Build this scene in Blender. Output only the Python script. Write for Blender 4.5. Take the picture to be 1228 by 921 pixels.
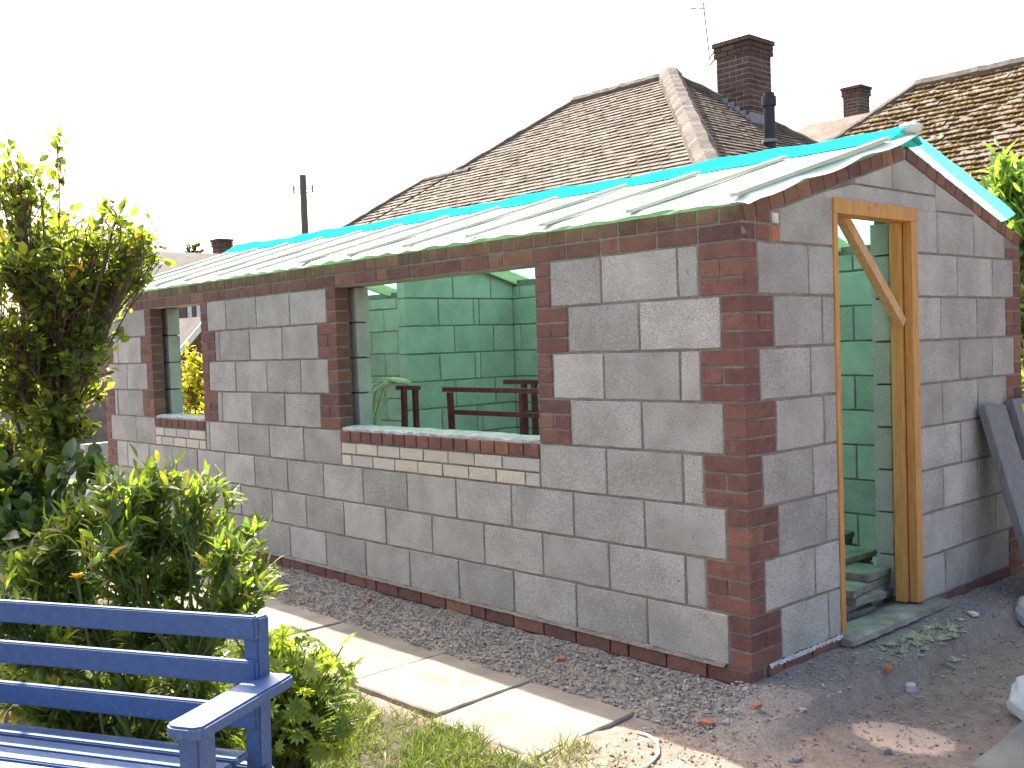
import bpy, bmesh, math, random
import numpy as np
from mathutils import Matrix, Vector, Euler

S = bpy.context.scene
for o in list(bpy.data.objects):
    bpy.data.objects.remove(o)
COL = S.collection
RND = random.Random(7)

# ------------------------------------------------------------------ camera
CAM = Vector((2.4969, -3.5934, 1.3972))
CR = Vector((0.67617735, 0.73596773, -0.03370003))     # camera right
CD = Vector((0.00484329, -0.05018167, -0.99872836))    # camera down
CF = Vector((-0.73672297, 0.67515428, -0.03749621))    # camera forward
FPX = 1240.77
cam_data = bpy.data.cameras.new('camera')
cam_data.sensor_width = 36.0
cam_data.lens = 36.0 * FPX / 1228.0
cam_data.clip_start = 0.05
cam_data.clip_end = 2000
cam = bpy.data.objects.new('camera', cam_data)
COL.objects.link(cam)
M = Matrix((CR, -CD, -CF)).transposed().to_4x4()
M.translation = CAM
cam.matrix_world = M
S.camera = cam


def at(u, v, depth):
    """world point that the photo pixel (u, v) shows at this depth"""
    return CAM + (CF + CR * ((u - 614) / FPX) + CD * ((v - 460.5) / FPX)) * depth


# ------------------------------------------------------------------ light
SUN_EL = math.radians(48)
SUN_A = math.radians(76)          # angle of the sun from +Y towards -X
sun_dir = Vector((-math.sin(SUN_A) * math.cos(SUN_EL), math.cos(SUN_A) * math.cos(SUN_EL), math.sin(SUN_EL)))
sd = bpy.data.lights.new('sun', 'SUN')
sd.energy = 4.6
sd.angle = math.radians(0.53)
sd.color = (1.0, 0.95, 0.86)
sun = bpy.data.objects.new('sun', sd)
COL.objects.link(sun)
sun.rotation_euler = (-sun_dir).to_track_quat('-Z', 'Y').to_euler()
sun.location = (0, 0, 20)
W = bpy.data.worlds.new('World')
S.world = W
W.use_nodes = True
nt = W.node_tree
nt.nodes.clear()
sky = nt.nodes.new('ShaderNodeTexSky')
sky.sky_type = 'NISHITA'
sky.sun_disc = False
sky.sun_elevation = SUN_EL
sky.sun_rotation = -SUN_A          # measured from +Y, clockwise seen from above
sky.air_density = 0.8
sky.dust_density = 6.0
sky.ozone_density = 0.0
bg = nt.nodes.new('ShaderNodeBackground')
bg.inputs['Strength'].default_value = 0.15
wo = nt.nodes.new('ShaderNodeOutputWorld')
nt.links.new(sky.outputs[0], bg.inputs['Color'])
nt.links.new(bg.outputs[0], wo.inputs['Surface'])
S.view_settings.view_transform = 'Standard'
S.view_settings.look = 'None'
S.view_settings.gamma = 1
S.view_settings.use_curve_mapping = False
S.view_settings.exposure = 1.82
S.render.engine = 'CYCLES'
S.cycles.max_bounces = 10
S.cycles.transmission_bounces = 6
S.cycles.transparent_max_bounces = 8

# ------------------------------------------------------------------ materials
MATS = {}


class NB:
    def __init__(self, name):
        self.m = bpy.data.materials.new(name)
        self.m.use_nodes = True
        self.t = self.m.node_tree
        self.t.nodes.clear()
        self.out = self.n('ShaderNodeOutputMaterial')
        MATS[name] = self.m

    def n(self, typ, **kw):
        nd = self.t.nodes.new(typ)
        for k, v in kw.items():
            setattr(nd, k, v)
        return nd

    def l(self, a, b):
        self.t.links.new(a, b)

    def coords(self, rand=True):
        tc = self.n('ShaderNodeTexCoord')
        if not rand:
            return tc.outputs['Object']
        oi = self.n('ShaderNodeObjectInfo')
        mu = self.n('ShaderNodeMath', operation='MULTIPLY')
        mu.inputs[1].default_value = 37.0
        self.l(oi.outputs['Random'], mu.inputs[0])
        ad = self.n('ShaderNodeVectorMath', operation='ADD')
        self.l(tc.outputs['Object'], ad.inputs[0])
        self.l(mu.outputs[0], ad.inputs[1])
        return ad.outputs[0]

    def noise(self, vec, scale, detail=4, rough=.55, out='Fac'):
        nd = self.n('ShaderNodeTexNoise')
        nd.inputs['Scale'].default_value = scale
        nd.inputs['Detail'].default_value = detail
        nd.inputs['Roughness'].default_value = rough
        if vec is not None:
            self.l(vec, nd.inputs['Vector'])
        return nd.outputs[out]

    def ramp(self, fac, stops):
        nd = self.n('ShaderNodeValToRGB')
        cr = nd.color_ramp
        while len(cr.elements) > 1:
            cr.elements.remove(cr.elements[-1])
        cr.elements[0].position = stops[0][0]
        cr.elements[0].color = (*stops[0][1], 1)
        for p, c in stops[1:]:
            e = cr.elements.new(p)
            e.color = (*c, 1)
        self.l(fac, nd.inputs['Fac'])
        return nd.outputs['Color']

    def mix(self, fac, a, b, mode='MIX'):
        nd = self.n('ShaderNodeMix', data_type='RGBA', blend_type=mode)
        for sock, val in ((nd.inputs['Factor'], fac), (nd.inputs['A'], a), (nd.inputs['B'], b)):
            if isinstance(val, (int, float)):
                sock.default_value = val
            elif isinstance(val, tuple):
                sock.default_value = (*val, 1)
            else:
                self.l(val, sock)
        return nd.outputs['Result']

    def math(self, op, a, b=None, clamp=False):
        nd = self.n('ShaderNodeMath', operation=op, use_clamp=clamp)
        for i, val in enumerate((a, b)):
            if val is None:
                continue
            if isinstance(val, (int, float)):
                nd.inputs[i].default_value = val
            else:
                self.l(val, nd.inputs[i])
        return nd.outputs[0]

    def smooth(self, v, lo, hi):
        nd = self.n('ShaderNodeMapRange', interpolation_type='SMOOTHSTEP')
        nd.inputs['From Min'].default_value = lo
        nd.inputs['From Max'].default_value = hi
        self.l(v, nd.inputs['Value'])
        return nd.outputs[0]

    def bump(self, h, strength, dist=.01):
        nd = self.n('ShaderNodeBump')
        nd.inputs['Strength'].default_value = strength
        nd.inputs['Distance'].default_value = dist
        self.l(h, nd.inputs['Height'])
        return nd.outputs[0]

    def bsdf(self, color, rough=.8, spec=.3, normal=None, metal=0.0):
        p = self.n('ShaderNodeBsdfPrincipled')
        if isinstance(color, tuple):
            p.inputs['Base Color'].default_value = (*color, 1)
        else:
            self.l(color, p.inputs['Base Color'])
        if isinstance(rough, (int, float)):
            p.inputs['Roughness'].default_value = rough
        else:
            self.l(rough, p.inputs['Roughness'])
        p.inputs['Specular IOR Level'].default_value = spec
        p.inputs['Metallic'].default_value = metal
        if normal is not None:
            self.l(normal, p.inputs['Normal'])
        return p

    def done(self, shader):
        self.l(shader.outputs[0], self.out.inputs['Surface'])
        return self.m


def rough_mat(name, c1, c2, scale=6, fine=180, speck=.25, rand=.2, rough=.9, bump=.35, dist=.004, spec=.2, c3=None, c3pos=.68):
    """two toned rough surface with fine speckle, per object brightness and relief"""
    b = NB(name)
    v = b.coords()
    n1 = b.noise(v, scale, 5)
    stops = [(.35, c1), (.65, c2)]
    if c3:
        stops.append((c3pos + .1, c3))
    col = b.ramp(n1, stops)
    n2 = b.noise(v, fine, 2, .7)
    sp = b.ramp(n2, [(.3, (1 - speck,) * 3), (.5, (1, 1, 1)), (.72, (1 + speck,) * 3)])
    col = b.mix(1.0, col, sp, 'MULTIPLY')
    oi = b.n('ShaderNodeObjectInfo')
    br = b.math('ADD', b.math('MULTIPLY', oi.outputs['Random'], rand), 1 - rand / 2)
    cb = b.n('ShaderNodeCombineColor')
    for i in range(3):
        b.l(br, cb.inputs[i])
    col = b.mix(1.0, col, cb.outputs[0], 'MULTIPLY')
    h = b.math('ADD', n2, b.math('MULTIPLY', n1, .6))
    if 'block' in name:
        st = b.n('ShaderNodeMapping')
        st.inputs['Scale'].default_value = (1, 1, .45)
        b.l(v, st.inputs['Vector'])
        n4 = b.noise(st.outputs[0], 38, 3, .6)
        pit = b.smooth(n4, .70, .76)
        col = b.mix(b.math('MULTIPLY', pit, .6), col, (.11, .10, .09))
        pale = b.smooth(b.noise(v, 9, 6, .7), .62, .75)
        col = b.mix(b.math('MULTIPLY', pale, .3), col, (.5, .48, .44))
        h = b.math('SUBTRACT', h, b.math('MULTIPLY', pit, 1.2))
    return b.done(b.bsdf(col, rough, spec, b.bump(h, bump, dist)))


def brick_mat(name, stops, bump=.4, bloom=.12, dark=.6):
    b = NB(name)
    v = b.coords()
    oi = b.n('ShaderNodeObjectInfo')
    col = b.ramp(oi.outputs['Random'], stops)
    n1 = b.noise(v, 14, 4)
    col = b.mix(b.math('MULTIPLY', b.smooth(n1, .45, .8), dark), col, (.07, .035, .032))
    n2 = b.noise(v, 150, 3, .7)
    sp = b.ramp(n2, [(.3, (.7, .7, .7)), (.55, (1, 1, 1)), (.75, (1.25, 1.2, 1.15))])
    col = b.mix(1.0, col, sp, 'MULTIPLY')
    n3 = b.noise(v, 22, 6, .7)
    col = b.mix(b.math('MULTIPLY', b.smooth(n3, .56, .78), bloom * 3), col, (.34, .29, .26))
    return b.done(b.bsdf(col, .85, .25, b.bump(b.math('ADD', n2, n1), bump, .003)))


def leaf_mat(name, stops, trans=.45, gloss=.35, tcol=None, rough=.36):
    b = NB(name)
    at_ = b.n('ShaderNodeAttribute', attribute_name='rnd')
    oi = b.n('ShaderNodeObjectInfo')
    r = b.math('FRACT', b.math('ADD', at_.outputs['Fac'], oi.outputs['Random']))
    col = b.ramp(r, stops)
    tc = b.n('ShaderNodeTexCoord')
    nz = b.noise(tc.outputs['Object'], 40, 2)
    col = b.mix(1.0, col, b.ramp(nz, [(.3, (.78, .8, .75)), (.7, (1.15, 1.12, 1.1))]), 'MULTIPLY')
    p = b.bsdf(col, rough, gloss)
    t = b.n('ShaderNodeBsdfTranslucent')
    b.l(b.mix(1.0, col, tcol or (2.1, 2.0, .9), 'MULTIPLY'), t.inputs['Color'])
    m = b.n('ShaderNodeMixShader')
    m.inputs[0].default_value = trans
    b.l(p.outputs[0], m.inputs[1])
    b.l(t.outputs[0], m.inputs[2])
    return b.done(m)


def sheet_mat(name, col, tr, trans=.5, rough=.35, spec=.4, crease=True):
    b = NB(name)
    v = b.coords(False)
    n = b.noise(v, 5, 5, .6)
    p = b.bsdf(b.mix(b.smooth(n, .35, .7), col, tuple(c * .9 for c in col)), rough, spec, b.bump(n, .5, .03) if crease else None)
    t = b.n('ShaderNodeBsdfTranslucent')
    t.inputs['Color'].default_value = (*tr, 1)
    m = b.n('ShaderNodeMixShader')
    m.inputs[0].default_value = trans
    b.l(p.outputs[0], m.inputs[1])
    b.l(t.outputs[0], m.inputs[2])
    return b.done(m)


def wood_mat(name, c1, c2, axis=2, rough=.6, spec=.3, knots=True, scale=5, weather=None):
    b = NB(name)
    v = b.coords()
    mp = b.n('ShaderNodeMapping')
    sc = [14.0, 14.0, 14.0]
    sc[axis] = 1.2
    mp.inputs['Scale'].default_value = sc
    b.l(v, mp.inputs['Vector'])
    n = b.noise(mp.outputs[0], scale, 5, .6)
    col = b.ramp(n, [(.3, c1), (.68, c2)])
    if knots:
        k = b.noise(v, 9, 1)
        col = b.mix(b.smooth(k, .72, .8), col, tuple(c * .35 for c in c1))
    if weather:
        w = b.noise(v, 26, 6, .7)
        col = b.mix(b.math('MULTIPLY', b.smooth(w, .58, .7), .8), col, weather)
    return b.done(b.bsdf(col, rough, spec, b.bump(n, .3, .003)))


rough_mat('concrete_block', (.305, .292, .262), (.40, .385, .35), 5, 190, .42, .30, bump=.6, dist=.004)
rough_mat('inner_block', (.34, .335, .31), (.43, .425, .395), 5, 210, .25, .2, bump=.5, dist=.004)
rough_mat('mortar', (.165, .145, .125), (.235, .208, .18), 9, 120, .25, 0, bump=.6, dist=.006)
rough_mat('light_mortar', (.26, .23, .2), (.34, .3, .26), 9, 120, .25, 0)
rough_mat('pale_mortar', (.40, .37, .35), (.58, .55, .53), 14, 120, .3, 0, bump=.7, dist=.006)
brick_mat('red_brick', [(0, (.15, .076, .062)), (.25, (.18, .088, .07)), (.45, (.21, .10, .076)), (.62, (.16, .076, .066)),
                        (.78, (.26, .13, .082)), (.9, (.12, .062, .06)), (1, (.19, .088, .066))])
brick_mat('cream_brick', [(0, (.50, .45, .36)), (.4, (.60, .54, .43)), (.7, (.42, .41, .38)), (1, (.62, .55, .44))], bloom=.03, dark=.06)
brick_mat('chimney_brick', [(0, (.085, .052, .045)), (.4, (.125, .072, .058)), (.7, (.07, .047, .043)), (1, (.15, .088, .066))], bloom=.04)
rough_mat('concrete', (.30, .29, .27), (.38, .37, .34), 5, 160, .2, .1)
rough_mat('sill_concrete', (.20, .18, .15), (.32, .30, .255), 9, 120, .3, 0, bump=.6)
rough_mat('lintel_steel', (.30, .26, .2), (.42, .37, .29), 8, 60, .2, 0, rough=.6)
rough_mat('paving', (.175, .157, .134), (.25, .222, .187), 3.5, 200, .18, .16, bump=.4, c3=(.24, .165, .11), c3pos=.6)
rough_mat('grey_paving', (.14, .137, .12), (.20, .195, .172), 4, 160, .2, .2)
rough_mat('gravel_stone', (.16, .155, .155), (.30, .29, .285), 30, 160, .3, .3)
rough_mat('pale_stone', (.45, .44, .42), (.62, .60, .57), 12, 120, .2, .1)
rough_mat('slate_tile', (.15, .14, .12), (.25, .235, .20), 12, 120, .25, .5)
wood_mat('door_timber', (.40, .19, .055), (.56, .30, .10), 2)
wood_mat('brace_timber', (.42, .24, .11), (.58, .37, .19), 2)
wood_mat('rafter_timber', (.38, .33, .2), (.52, .47, .31), 1)
wood_mat('batten_timber', (.46, .46, .34), (.58, .57, .44), 1, knots=False)
wood_mat('grey_board', (.13, .13, .132), (.21, .21, .21), 2, rough=.8, knots=False)
wood_mat('pole_timber', (.10, .085, .075), (.16, .14, .12), 2, rough=.9, knots=False)
wood_mat('blue_paint', (.038, .084, .195), (.052, .112, .255), 0, rough=.42, spec=.45, knots=False, weather=(.10, .15, .30))
wood_mat('bark', (.07, .05, .038), (.13, .095, .07), 2, rough=.9, knots=False)
wood_mat('green_stem', (.09, .12, .035), (.13, .17, .05), 2, rough=.7, knots=False)
sheet_mat('glare_membrane', (.78, .86, .83), (.32, .84, .64), .42)  # same green sheet as the ridge strip, sun glare painted in as pale colour
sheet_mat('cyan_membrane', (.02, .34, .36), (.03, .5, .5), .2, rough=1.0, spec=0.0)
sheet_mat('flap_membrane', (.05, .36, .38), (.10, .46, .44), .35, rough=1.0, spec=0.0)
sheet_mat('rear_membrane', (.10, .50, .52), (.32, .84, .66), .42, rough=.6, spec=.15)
sheet_mat('white_sheet', (.78, .80, .80), (.6, .65, .65), .25)
sheet_mat('sack', (.66, .67, .66), (.4, .4, .4), .12, rough=.5)
rough_mat('red_steel', (.10, .016, .018), (.17, .028, .03), 20, 120, .2, .1, rough=.5, bump=.15, dist=.002, spec=.4)
rough_mat('rope', (.60, .57, .38), (.72, .69, .48), 40, 300, .2, .1)
rough_mat('black_metal', (.015, .016, .02), (.03, .03, .035), 20, 100, .1, 0, rough=.5, bump=.1, spec=.4)
rough_mat('grey_metal', (.2, .2, .22), (.28, .28, .3), 20, 100, .1, 0, rough=.5, bump=.1, spec=.5)
rough_mat('lead', (.20, .21, .23), (.30, .31, .33), 20, 100, .1, 0, rough=.6, bump=.1)
rough_mat('yellow_label', (.55, .45, .04), (.62, .52, .06), 20, 100, .1, 0, rough=.6)
rough_mat('white_paint', (.72, .72, .70), (.80, .80, .78), 8, 100, .05, 0, rough=.5, bump=.05)
rough_mat('teal_plastic', (.03, .33, .30), (.04, .40, .36), 8, 100, .05, 0, rough=.45, bump=.05)
rough_mat('terracotta', (.30, .11, .06), (.42, .17, .095), 20, 160, .2, .1)
rough_mat('roof_tile', (.112, .087, .068), (.175, .14, .112), 3, 45, .3, 0, bump=.5, dist=.01, c3=(.14, .115, .05), c3pos=.6)
rough_mat('mossy_tile', (.125, .098, .072), (.195, .16, .126), 1.6, 26, .3, 0, bump=.6, dist=.02)
rough_mat('moss', (.12, .078, .032), (.20, .14, .055), 12, 60, .35, 0, bump=.8, dist=.02)
rough_mat('hip_cement', (.10, .083, .07), (.15, .126, .106), 7, 60, .25, 0, bump=.7, dist=.02)
rough_mat('brown_roof', (.075, .064, .058), (.11, .095, .085), 3, 20, .2, 0)
rough_mat('house_brick', (.11, .06, .05), (.16, .09, .072), 2, 14, .3, 0)
rough_mat('path_concrete', (.40, .385, .36), (.50, .48, .45), 2, 60, .15, 0)
rough_mat('soil', (.075, .055, .042), (.13, .10, .078), 8, 90, .3, 0, bump=.8, dist=.01)
b = NB('glass')
b.done(b.bsdf((.03, .035, .045), .05, .8))
leaf_mat('shrub_leaf', [(0, (.055, .085, .024)), (.3, (.08, .12, .03)), (.55, (.115, .165, .036)), (.78, (.16, .21, .04)), (.92, (.22, .25, .045)), (1, (.26, .17, .045))], .6, .35, (2.6, 2.4, 1.1))
leaf_mat('glossy_leaf', [(0, (.028, .062, .016)), (.4, (.045, .092, .022)), (.75, (.07, .125, .026)), (1, (.10, .15, .03))], .3, .6)
leaf_mat('lance_leaf', [(0, (.06, .11, .025)), (.4, (.10, .165, .035)), (.7, (.14, .21, .04)), (.9, (.21, .265, .05)), (.97, (.28, .26, .05)), (1, (.30, .19, .05))], .5, .7, (2.4, 2.2, 1.0))
leaf_mat('lupin_leaf', [(0, (.12, .19, .04)), (.5, (.19, .26, .05)), (1, (.28, .33, .07))], .5, .3)
leaf_mat('yellow_leaf', [(0, (.24, .24, .03)), (.5, (.34, .31, .035)), (1, (.20, .22, .03))], .5, .3)
leaf_mat('dark_leaf', [(0, (.022, .035, .014)), (.5, (.035, .052, .02)), (1, (.05, .07, .025))], .25, .3)
leaf_mat('bright_leaf', [(0, (.11, .19, .045)), (.5, (.16, .26, .06)), (1, (.22, .32, .08))], .45, .4)
leaf_mat('grass_blade', [(0, (.075, .12, .025)), (.5, (.11, .17, .035)), (.85, (.16, .19, .06)), (1, (.25, .22, .11))], .4, .25, (1.6, 1.6, .9))
leaf_mat('petal', [(0, (.75, .55, .03)), (1, (.85, .62, .05))], .3, .2, (1.2, 1.1, .8))

# ground: dirt, gravel bed along the wall, damp patches, sandy patch by the door, soil under the border
b = NB('earth')
tc = b.n('ShaderNodeTexCoord')
P = tc.outputs['Object']
sx = b.n('ShaderNodeSeparateXYZ')
b.l(P, sx.inputs[0])
n1 = b.noise(P, 2.2, 5)
n2 = b.noise(P, 16, 5, .65)
n3 = b.noise(P, 130, 3, .7)
dirt = b.ramp(n2, [(.32, (.19, .145, .115)), (.52, (.26, .20, .16)), (.72, (.34, .27, .215))])
dirt = b.mix(b.smooth(n1, .5, .68), dirt, (.25, .19, .155))
soil = b.ramp(n2, [(.35, (.06, .047, .033)), (.65, (.12, .095, .065))])
yy = b.math('ADD', sx.outputs['Y'], b.math('MULTIPLY', n1, .25))
xx = b.math('ADD', sx.outputs['X'], b.math('MULTIPLY', n1, .5))
grav = b.math('MULTIPLY', b.smooth(yy, -.42, -.16), b.math('SUBTRACT', 1.0, b.smooth(xx, .30, .75)))
gcol = b.ramp(n3, [(.3, (.18, .162, .142)), (.5, (.26, .236, .208)), (.75, (.36, .33, .292))])
col = b.mix(grav, dirt, gcol)
bord = b.math('MULTIPLY', b.math('SUBTRACT', 1.0, b.smooth(yy, -1.05, -.85)), b.math('SUBTRACT', 1.0, b.smooth(xx, .1, .45)))
col = b.mix(bord, col, soil)
# sandy patch (spilt building sand) near the doorway
dx = b.math('DIVIDE', b.math('SUBTRACT', sx.outputs['X'], .60), .21)
dy = b.math('DIVIDE', b.math('SUBTRACT', sx.outputs['Y'], .10), .15)
dd = b.math('ADD', b.math('ADD', b.math('MULTIPLY', dx, dx), b.math('MULTIPLY', dy, dy)), b.math('MULTIPLY', b.math('SUBTRACT', n2, .5), 1.2))
patch = b.math('SUBTRACT', 1.0, b.smooth(dd, .65, 1.05))
col = b.mix(b.math('MULTIPLY', patch, .95), col, (.60, .43, .32))
# lawn colour far away
far = b.math('MAXIMUM', b.smooth(sx.outputs['Y'], 4.5, 7), b.math('SUBTRACT', 1.0, b.smooth(sx.outputs['X'], -14, -11)))
col = b.mix(far, col, (.07, .10, .03))
sp = b.ramp(n3, [(.3, (.72, .72, .72)), (.55, (1, 1, 1)), (.75, (1.25, 1.22, 1.2))])
col = b.mix(1.0, col, sp, 'MULTIPLY')
b.done(b.bsdf(col, .95, .15, b.bump(b.math('ADD', n3, n2), .6, .012)))


# ------------------------------------------------------------------ mesh helpers
class MB:
    def __init__(self):
        self.v, self.f = [], []

    def quad(self, *pts):
        n = len(self.v)
        self.v += [tuple(p) for p in pts]
        self.f.append(tuple(range(n, n + len(pts))))
        return self

    def box(self, x0, x1, y0, y1, z0, z1):
        n = len(self.v)
        self.v += [(x0, y0, z0), (x1, y0, z0), (x1, y1, z0), (x0, y1, z0), (x0, y0, z1), (x1, y0, z1), (x1, y1, z1), (x0, y1, z1)]
        for f in ((0, 3, 2, 1), (4, 5, 6, 7), (0, 1, 5, 4), (1, 2, 6, 5), (2, 3, 7, 6), (3, 0, 4, 7)):
            self.f.append(tuple(n + i for i in f))
        return self

    def bar(self, a, c, w, h, up=(0, 0, 1)):
        """rectangular bar from a to c, w across, h along up"""
        a, c = Vector(a), Vector(c)
        d = (c - a).normalized()
        s = d.cross(Vector(up)).normalized()
        u = s.cross(d)
        n = len(self.v)
        for p in (a, c):
            for i, j in ((-1, -1), (1, -1), (1, 1), (-1, 1)):
                self.v.append(tuple(p + s * (w / 2 * i) + u * (h / 2 * j)))
        for f in ((3, 2, 1, 0), (4, 5, 6, 7), (0, 1, 5, 4), (1, 2, 6, 5), (2, 3, 7, 6), (3, 0, 4, 7)):
            self.f.append(tuple(n + i for i in f))
        return self

    def tube(self, pts, radii, k=7, cap=True):
        pts = [Vector(p) for p in pts]
        if isinstance(radii, (int, float)):
            radii = [radii] * len(pts)
        n = len(self.v)
        ref = Vector((0.31, 0.2, 0.93))
        for i, p in enumerate(pts):
            d = (pts[min(i + 1, len(pts) - 1)] - pts[max(i - 1, 0)]).normalized()
            if abs(d.dot(ref)) > .95:
                s = d.cross(Vector((1, 0, 0))).normalized()
            else:
                s = d.cross(ref).normalized()
            u = d.cross(s)
            for j in range(k):
                a = 2 * math.pi * j / k
                self.v.append(tuple(p + (s * math.cos(a) + u * math.sin(a)) * radii[i]))
        for i in range(len(pts) - 1):
            for j in range(k):
                q = n + i * k
                self.f.append((q + j, q + (j + 1) % k, q + k + (j + 1) % k, q + k + j))
        if cap:
            self.f.append(tuple(n + j for j in range(k - 1, -1, -1)))
            e = n + (len(pts) - 1) * k
            self.f.append(tuple(e + j for j in range(k)))
        return self

    def mesh(self, name, smooth=False):
        m = bpy.data.meshes.new(name)
        m.from_pydata(self.v, [], self.f)
        if smooth:
            m.polygons.foreach_set('use_smooth', [True] * len(m.polygons))
        m.update()
        return m


def link(name, mesh, mat, parent=None, loc=(0, 0, 0), rot=(0, 0, 0), kind=None):
    """locations are always world locations; parents are unrotated"""
    if isinstance(mesh, MB):
        mesh = mesh.mesh(name)
    o = bpy.data.objects.new(name, mesh)
    COL.objects.link(o)
    if mesh is not None and mat:
        if not mesh.materials:
            mesh.materials.append(MATS[mat])
    o.location = loc
    o.rotation_euler = rot
    if parent is not None:
        o.parent = parent
        o.matrix_parent_inverse = Matrix.Translation(-Vector(parent['_w'])) if '_w' in parent else Matrix.Translation(-Vector(parent.location))
    if kind:
        o['kind'] = kind
    return o


def thing(name, label, cat, loc=(0, 0, 0), group=None):
    o = bpy.data.objects.new(name, None)
    COL.objects.link(o)
    o.empty_display_size = .2
    o.location = loc
    o['label'] = label
    o['category'] = cat
    if group:
        o['group'] = group
    return o


def tag(o, label, cat, group=None):
    o['label'] = label
    o['category'] = cat
    if group:
        o['group'] = group
    return o


UNITS = {}


def unit_mesh(w, d, h, seed, rag, bev):
    """masonry unit: x 0..w, y 0..d (y=0 is the face seen), z 0..h; worn arrises, ragged outline"""
    key = (round(w, 3), round(d, 3), round(h, 3), seed, rag)
    if key in UNITS:
        return UNITS[key]
    r = random.Random(hash(key) & 0xffffff)
    nx = max(2, min(8, int(w / .055)))
    nz = max(2, min(4, int(h / .055)))
    vs, fs = [], []

    def jit(a):
        return r.uniform(-a, a)
    # face grid
    xs = [bev] + [w * (i / nx) for i in range(1, nx)] + [w - bev]
    zs = [bev] + [h * (i / nz) for i in range(1, nz)] + [h - bev]
    idx = {}
    for i, x in enumerate(xs):
        for j, z in enumerate(zs):
            e = i in (0, nx) or j in (0, nz)
            idx[i, j] = len(vs)
            dx = jit(rag) if e else 0
            dz = jit(rag) if e else 0
            yy = abs(jit(.0012)) + (r.random() ** 5 * .0035 if e else 0)
            vs.append((min(max(x + dx, .001), w - .001), yy, min(max(z + dz, .001), h - .001)))
    for i in range(nx):
        for j in range(nz):
            fs.append((idx[i, j], idx[i + 1, j], idx[i + 1, j + 1], idx[i, j + 1]))
    # outline ring
    ring = [(i, 0) for i in range(nx)] + [(nx, j) for j in range(nz)] + [(i, nz) for i in range(nx, 0, -1)] + [(0, j) for j in range(nz, 0, -1)]
    r1, r2 = [], []
    for i, j in ring:
        x, y, z = vs[idx[i, j]]
        X = 0 if i == 0 else (w if i == nx else x)
        Z = 0 if j == 0 else (h if j == nz else z)
        X = X + (abs(jit(rag * .6)) if i == 0 else (-abs(jit(rag * .6)) if i == nx else 0))
        Z = Z + (abs(jit(rag * .6)) if j == 0 else (-abs(jit(rag * .6)) if j == nz else 0))
        r1.append(len(vs))
        vs.append((X, y + bev, Z))
    for i, j in ring:
        x, y, z = vs[idx[i, j]]
        X = 0 if i == 0 else (w if i == nx else x)
        Z = 0 if j == 0 else (h if j == nz else z)
        r2.append(len(vs))
        vs.append((X, d, Z))
    k = len(ring)
    for q in range(k):
        a, c = idx[ring[q]], idx[ring[(q + 1) % k]]
        fs.append((c, a, r1[q], r1[(q + 1) % k]))
        fs.append((r1[(q + 1) % k], r1[q], r2[q], r2[(q + 1) % k]))
    fs.append(tuple(r2))
    m = bpy.data.meshes.new('masonry_unit')
    m.from_pydata(vs, [], fs)
    m.update()
    UNITS[key] = m
    return m


J = .010   # mortar joint


def unit(name, mat, parent, frame, s0, s1, z0, z1, depth=.1, rag=.003, bev=.003, proud=0.0, seeds=4):
    """a unit filling the module s0..s1, z0..z1 of a wall face; frame = (origin, rot z)"""
    w, h = (s1 - s0) - J, (z1 - z0) - J
    if w < .012 or h < .012:
        return None
    if name == 'block':
        jw, jh = RND.uniform(-.002, .003), RND.uniform(-.002, .003)
    else:
        jw, jh = 0, 0
    me = unit_mesh(w, depth, h, RND.randrange(seeds), rag, bev)
    key = mat + me.name
    org, rz = frame
    p = Vector(org) + Matrix.Rotation(rz, 3, 'Z') @ Vector((s0 + J / 2, -proud + RND.uniform(-.0015, .0015), 0))
    if me.materials and me.materials[0].name != MATS[mat].name:
        mk = (mat, me.name)
        if mk not in UNITS:
            m2 = me.copy()
            m2.materials.clear()
            m2.materials.append(MATS[mat])
            UNITS[mk] = m2
        me = UNITS[mk]
    o = link(name, me, mat, parent, (p.x, p.y, z0 + J / 2), (0, RND.uniform(-.002, .002), rz))
    return o


R90 = math.pi / 2
BL, CO = .225, .075          # course heights: block, brick
LEFT = -6.8625               # far end of the long wall
GW = 2.84                    # width of the gable
RY = 1.42                    # ridge line
INW = 2.56                   # inner face of the back wall
SLOPE = .285


def roof_z(y):
    return 2.385 - SLOPE * abs(y - RY)


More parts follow.
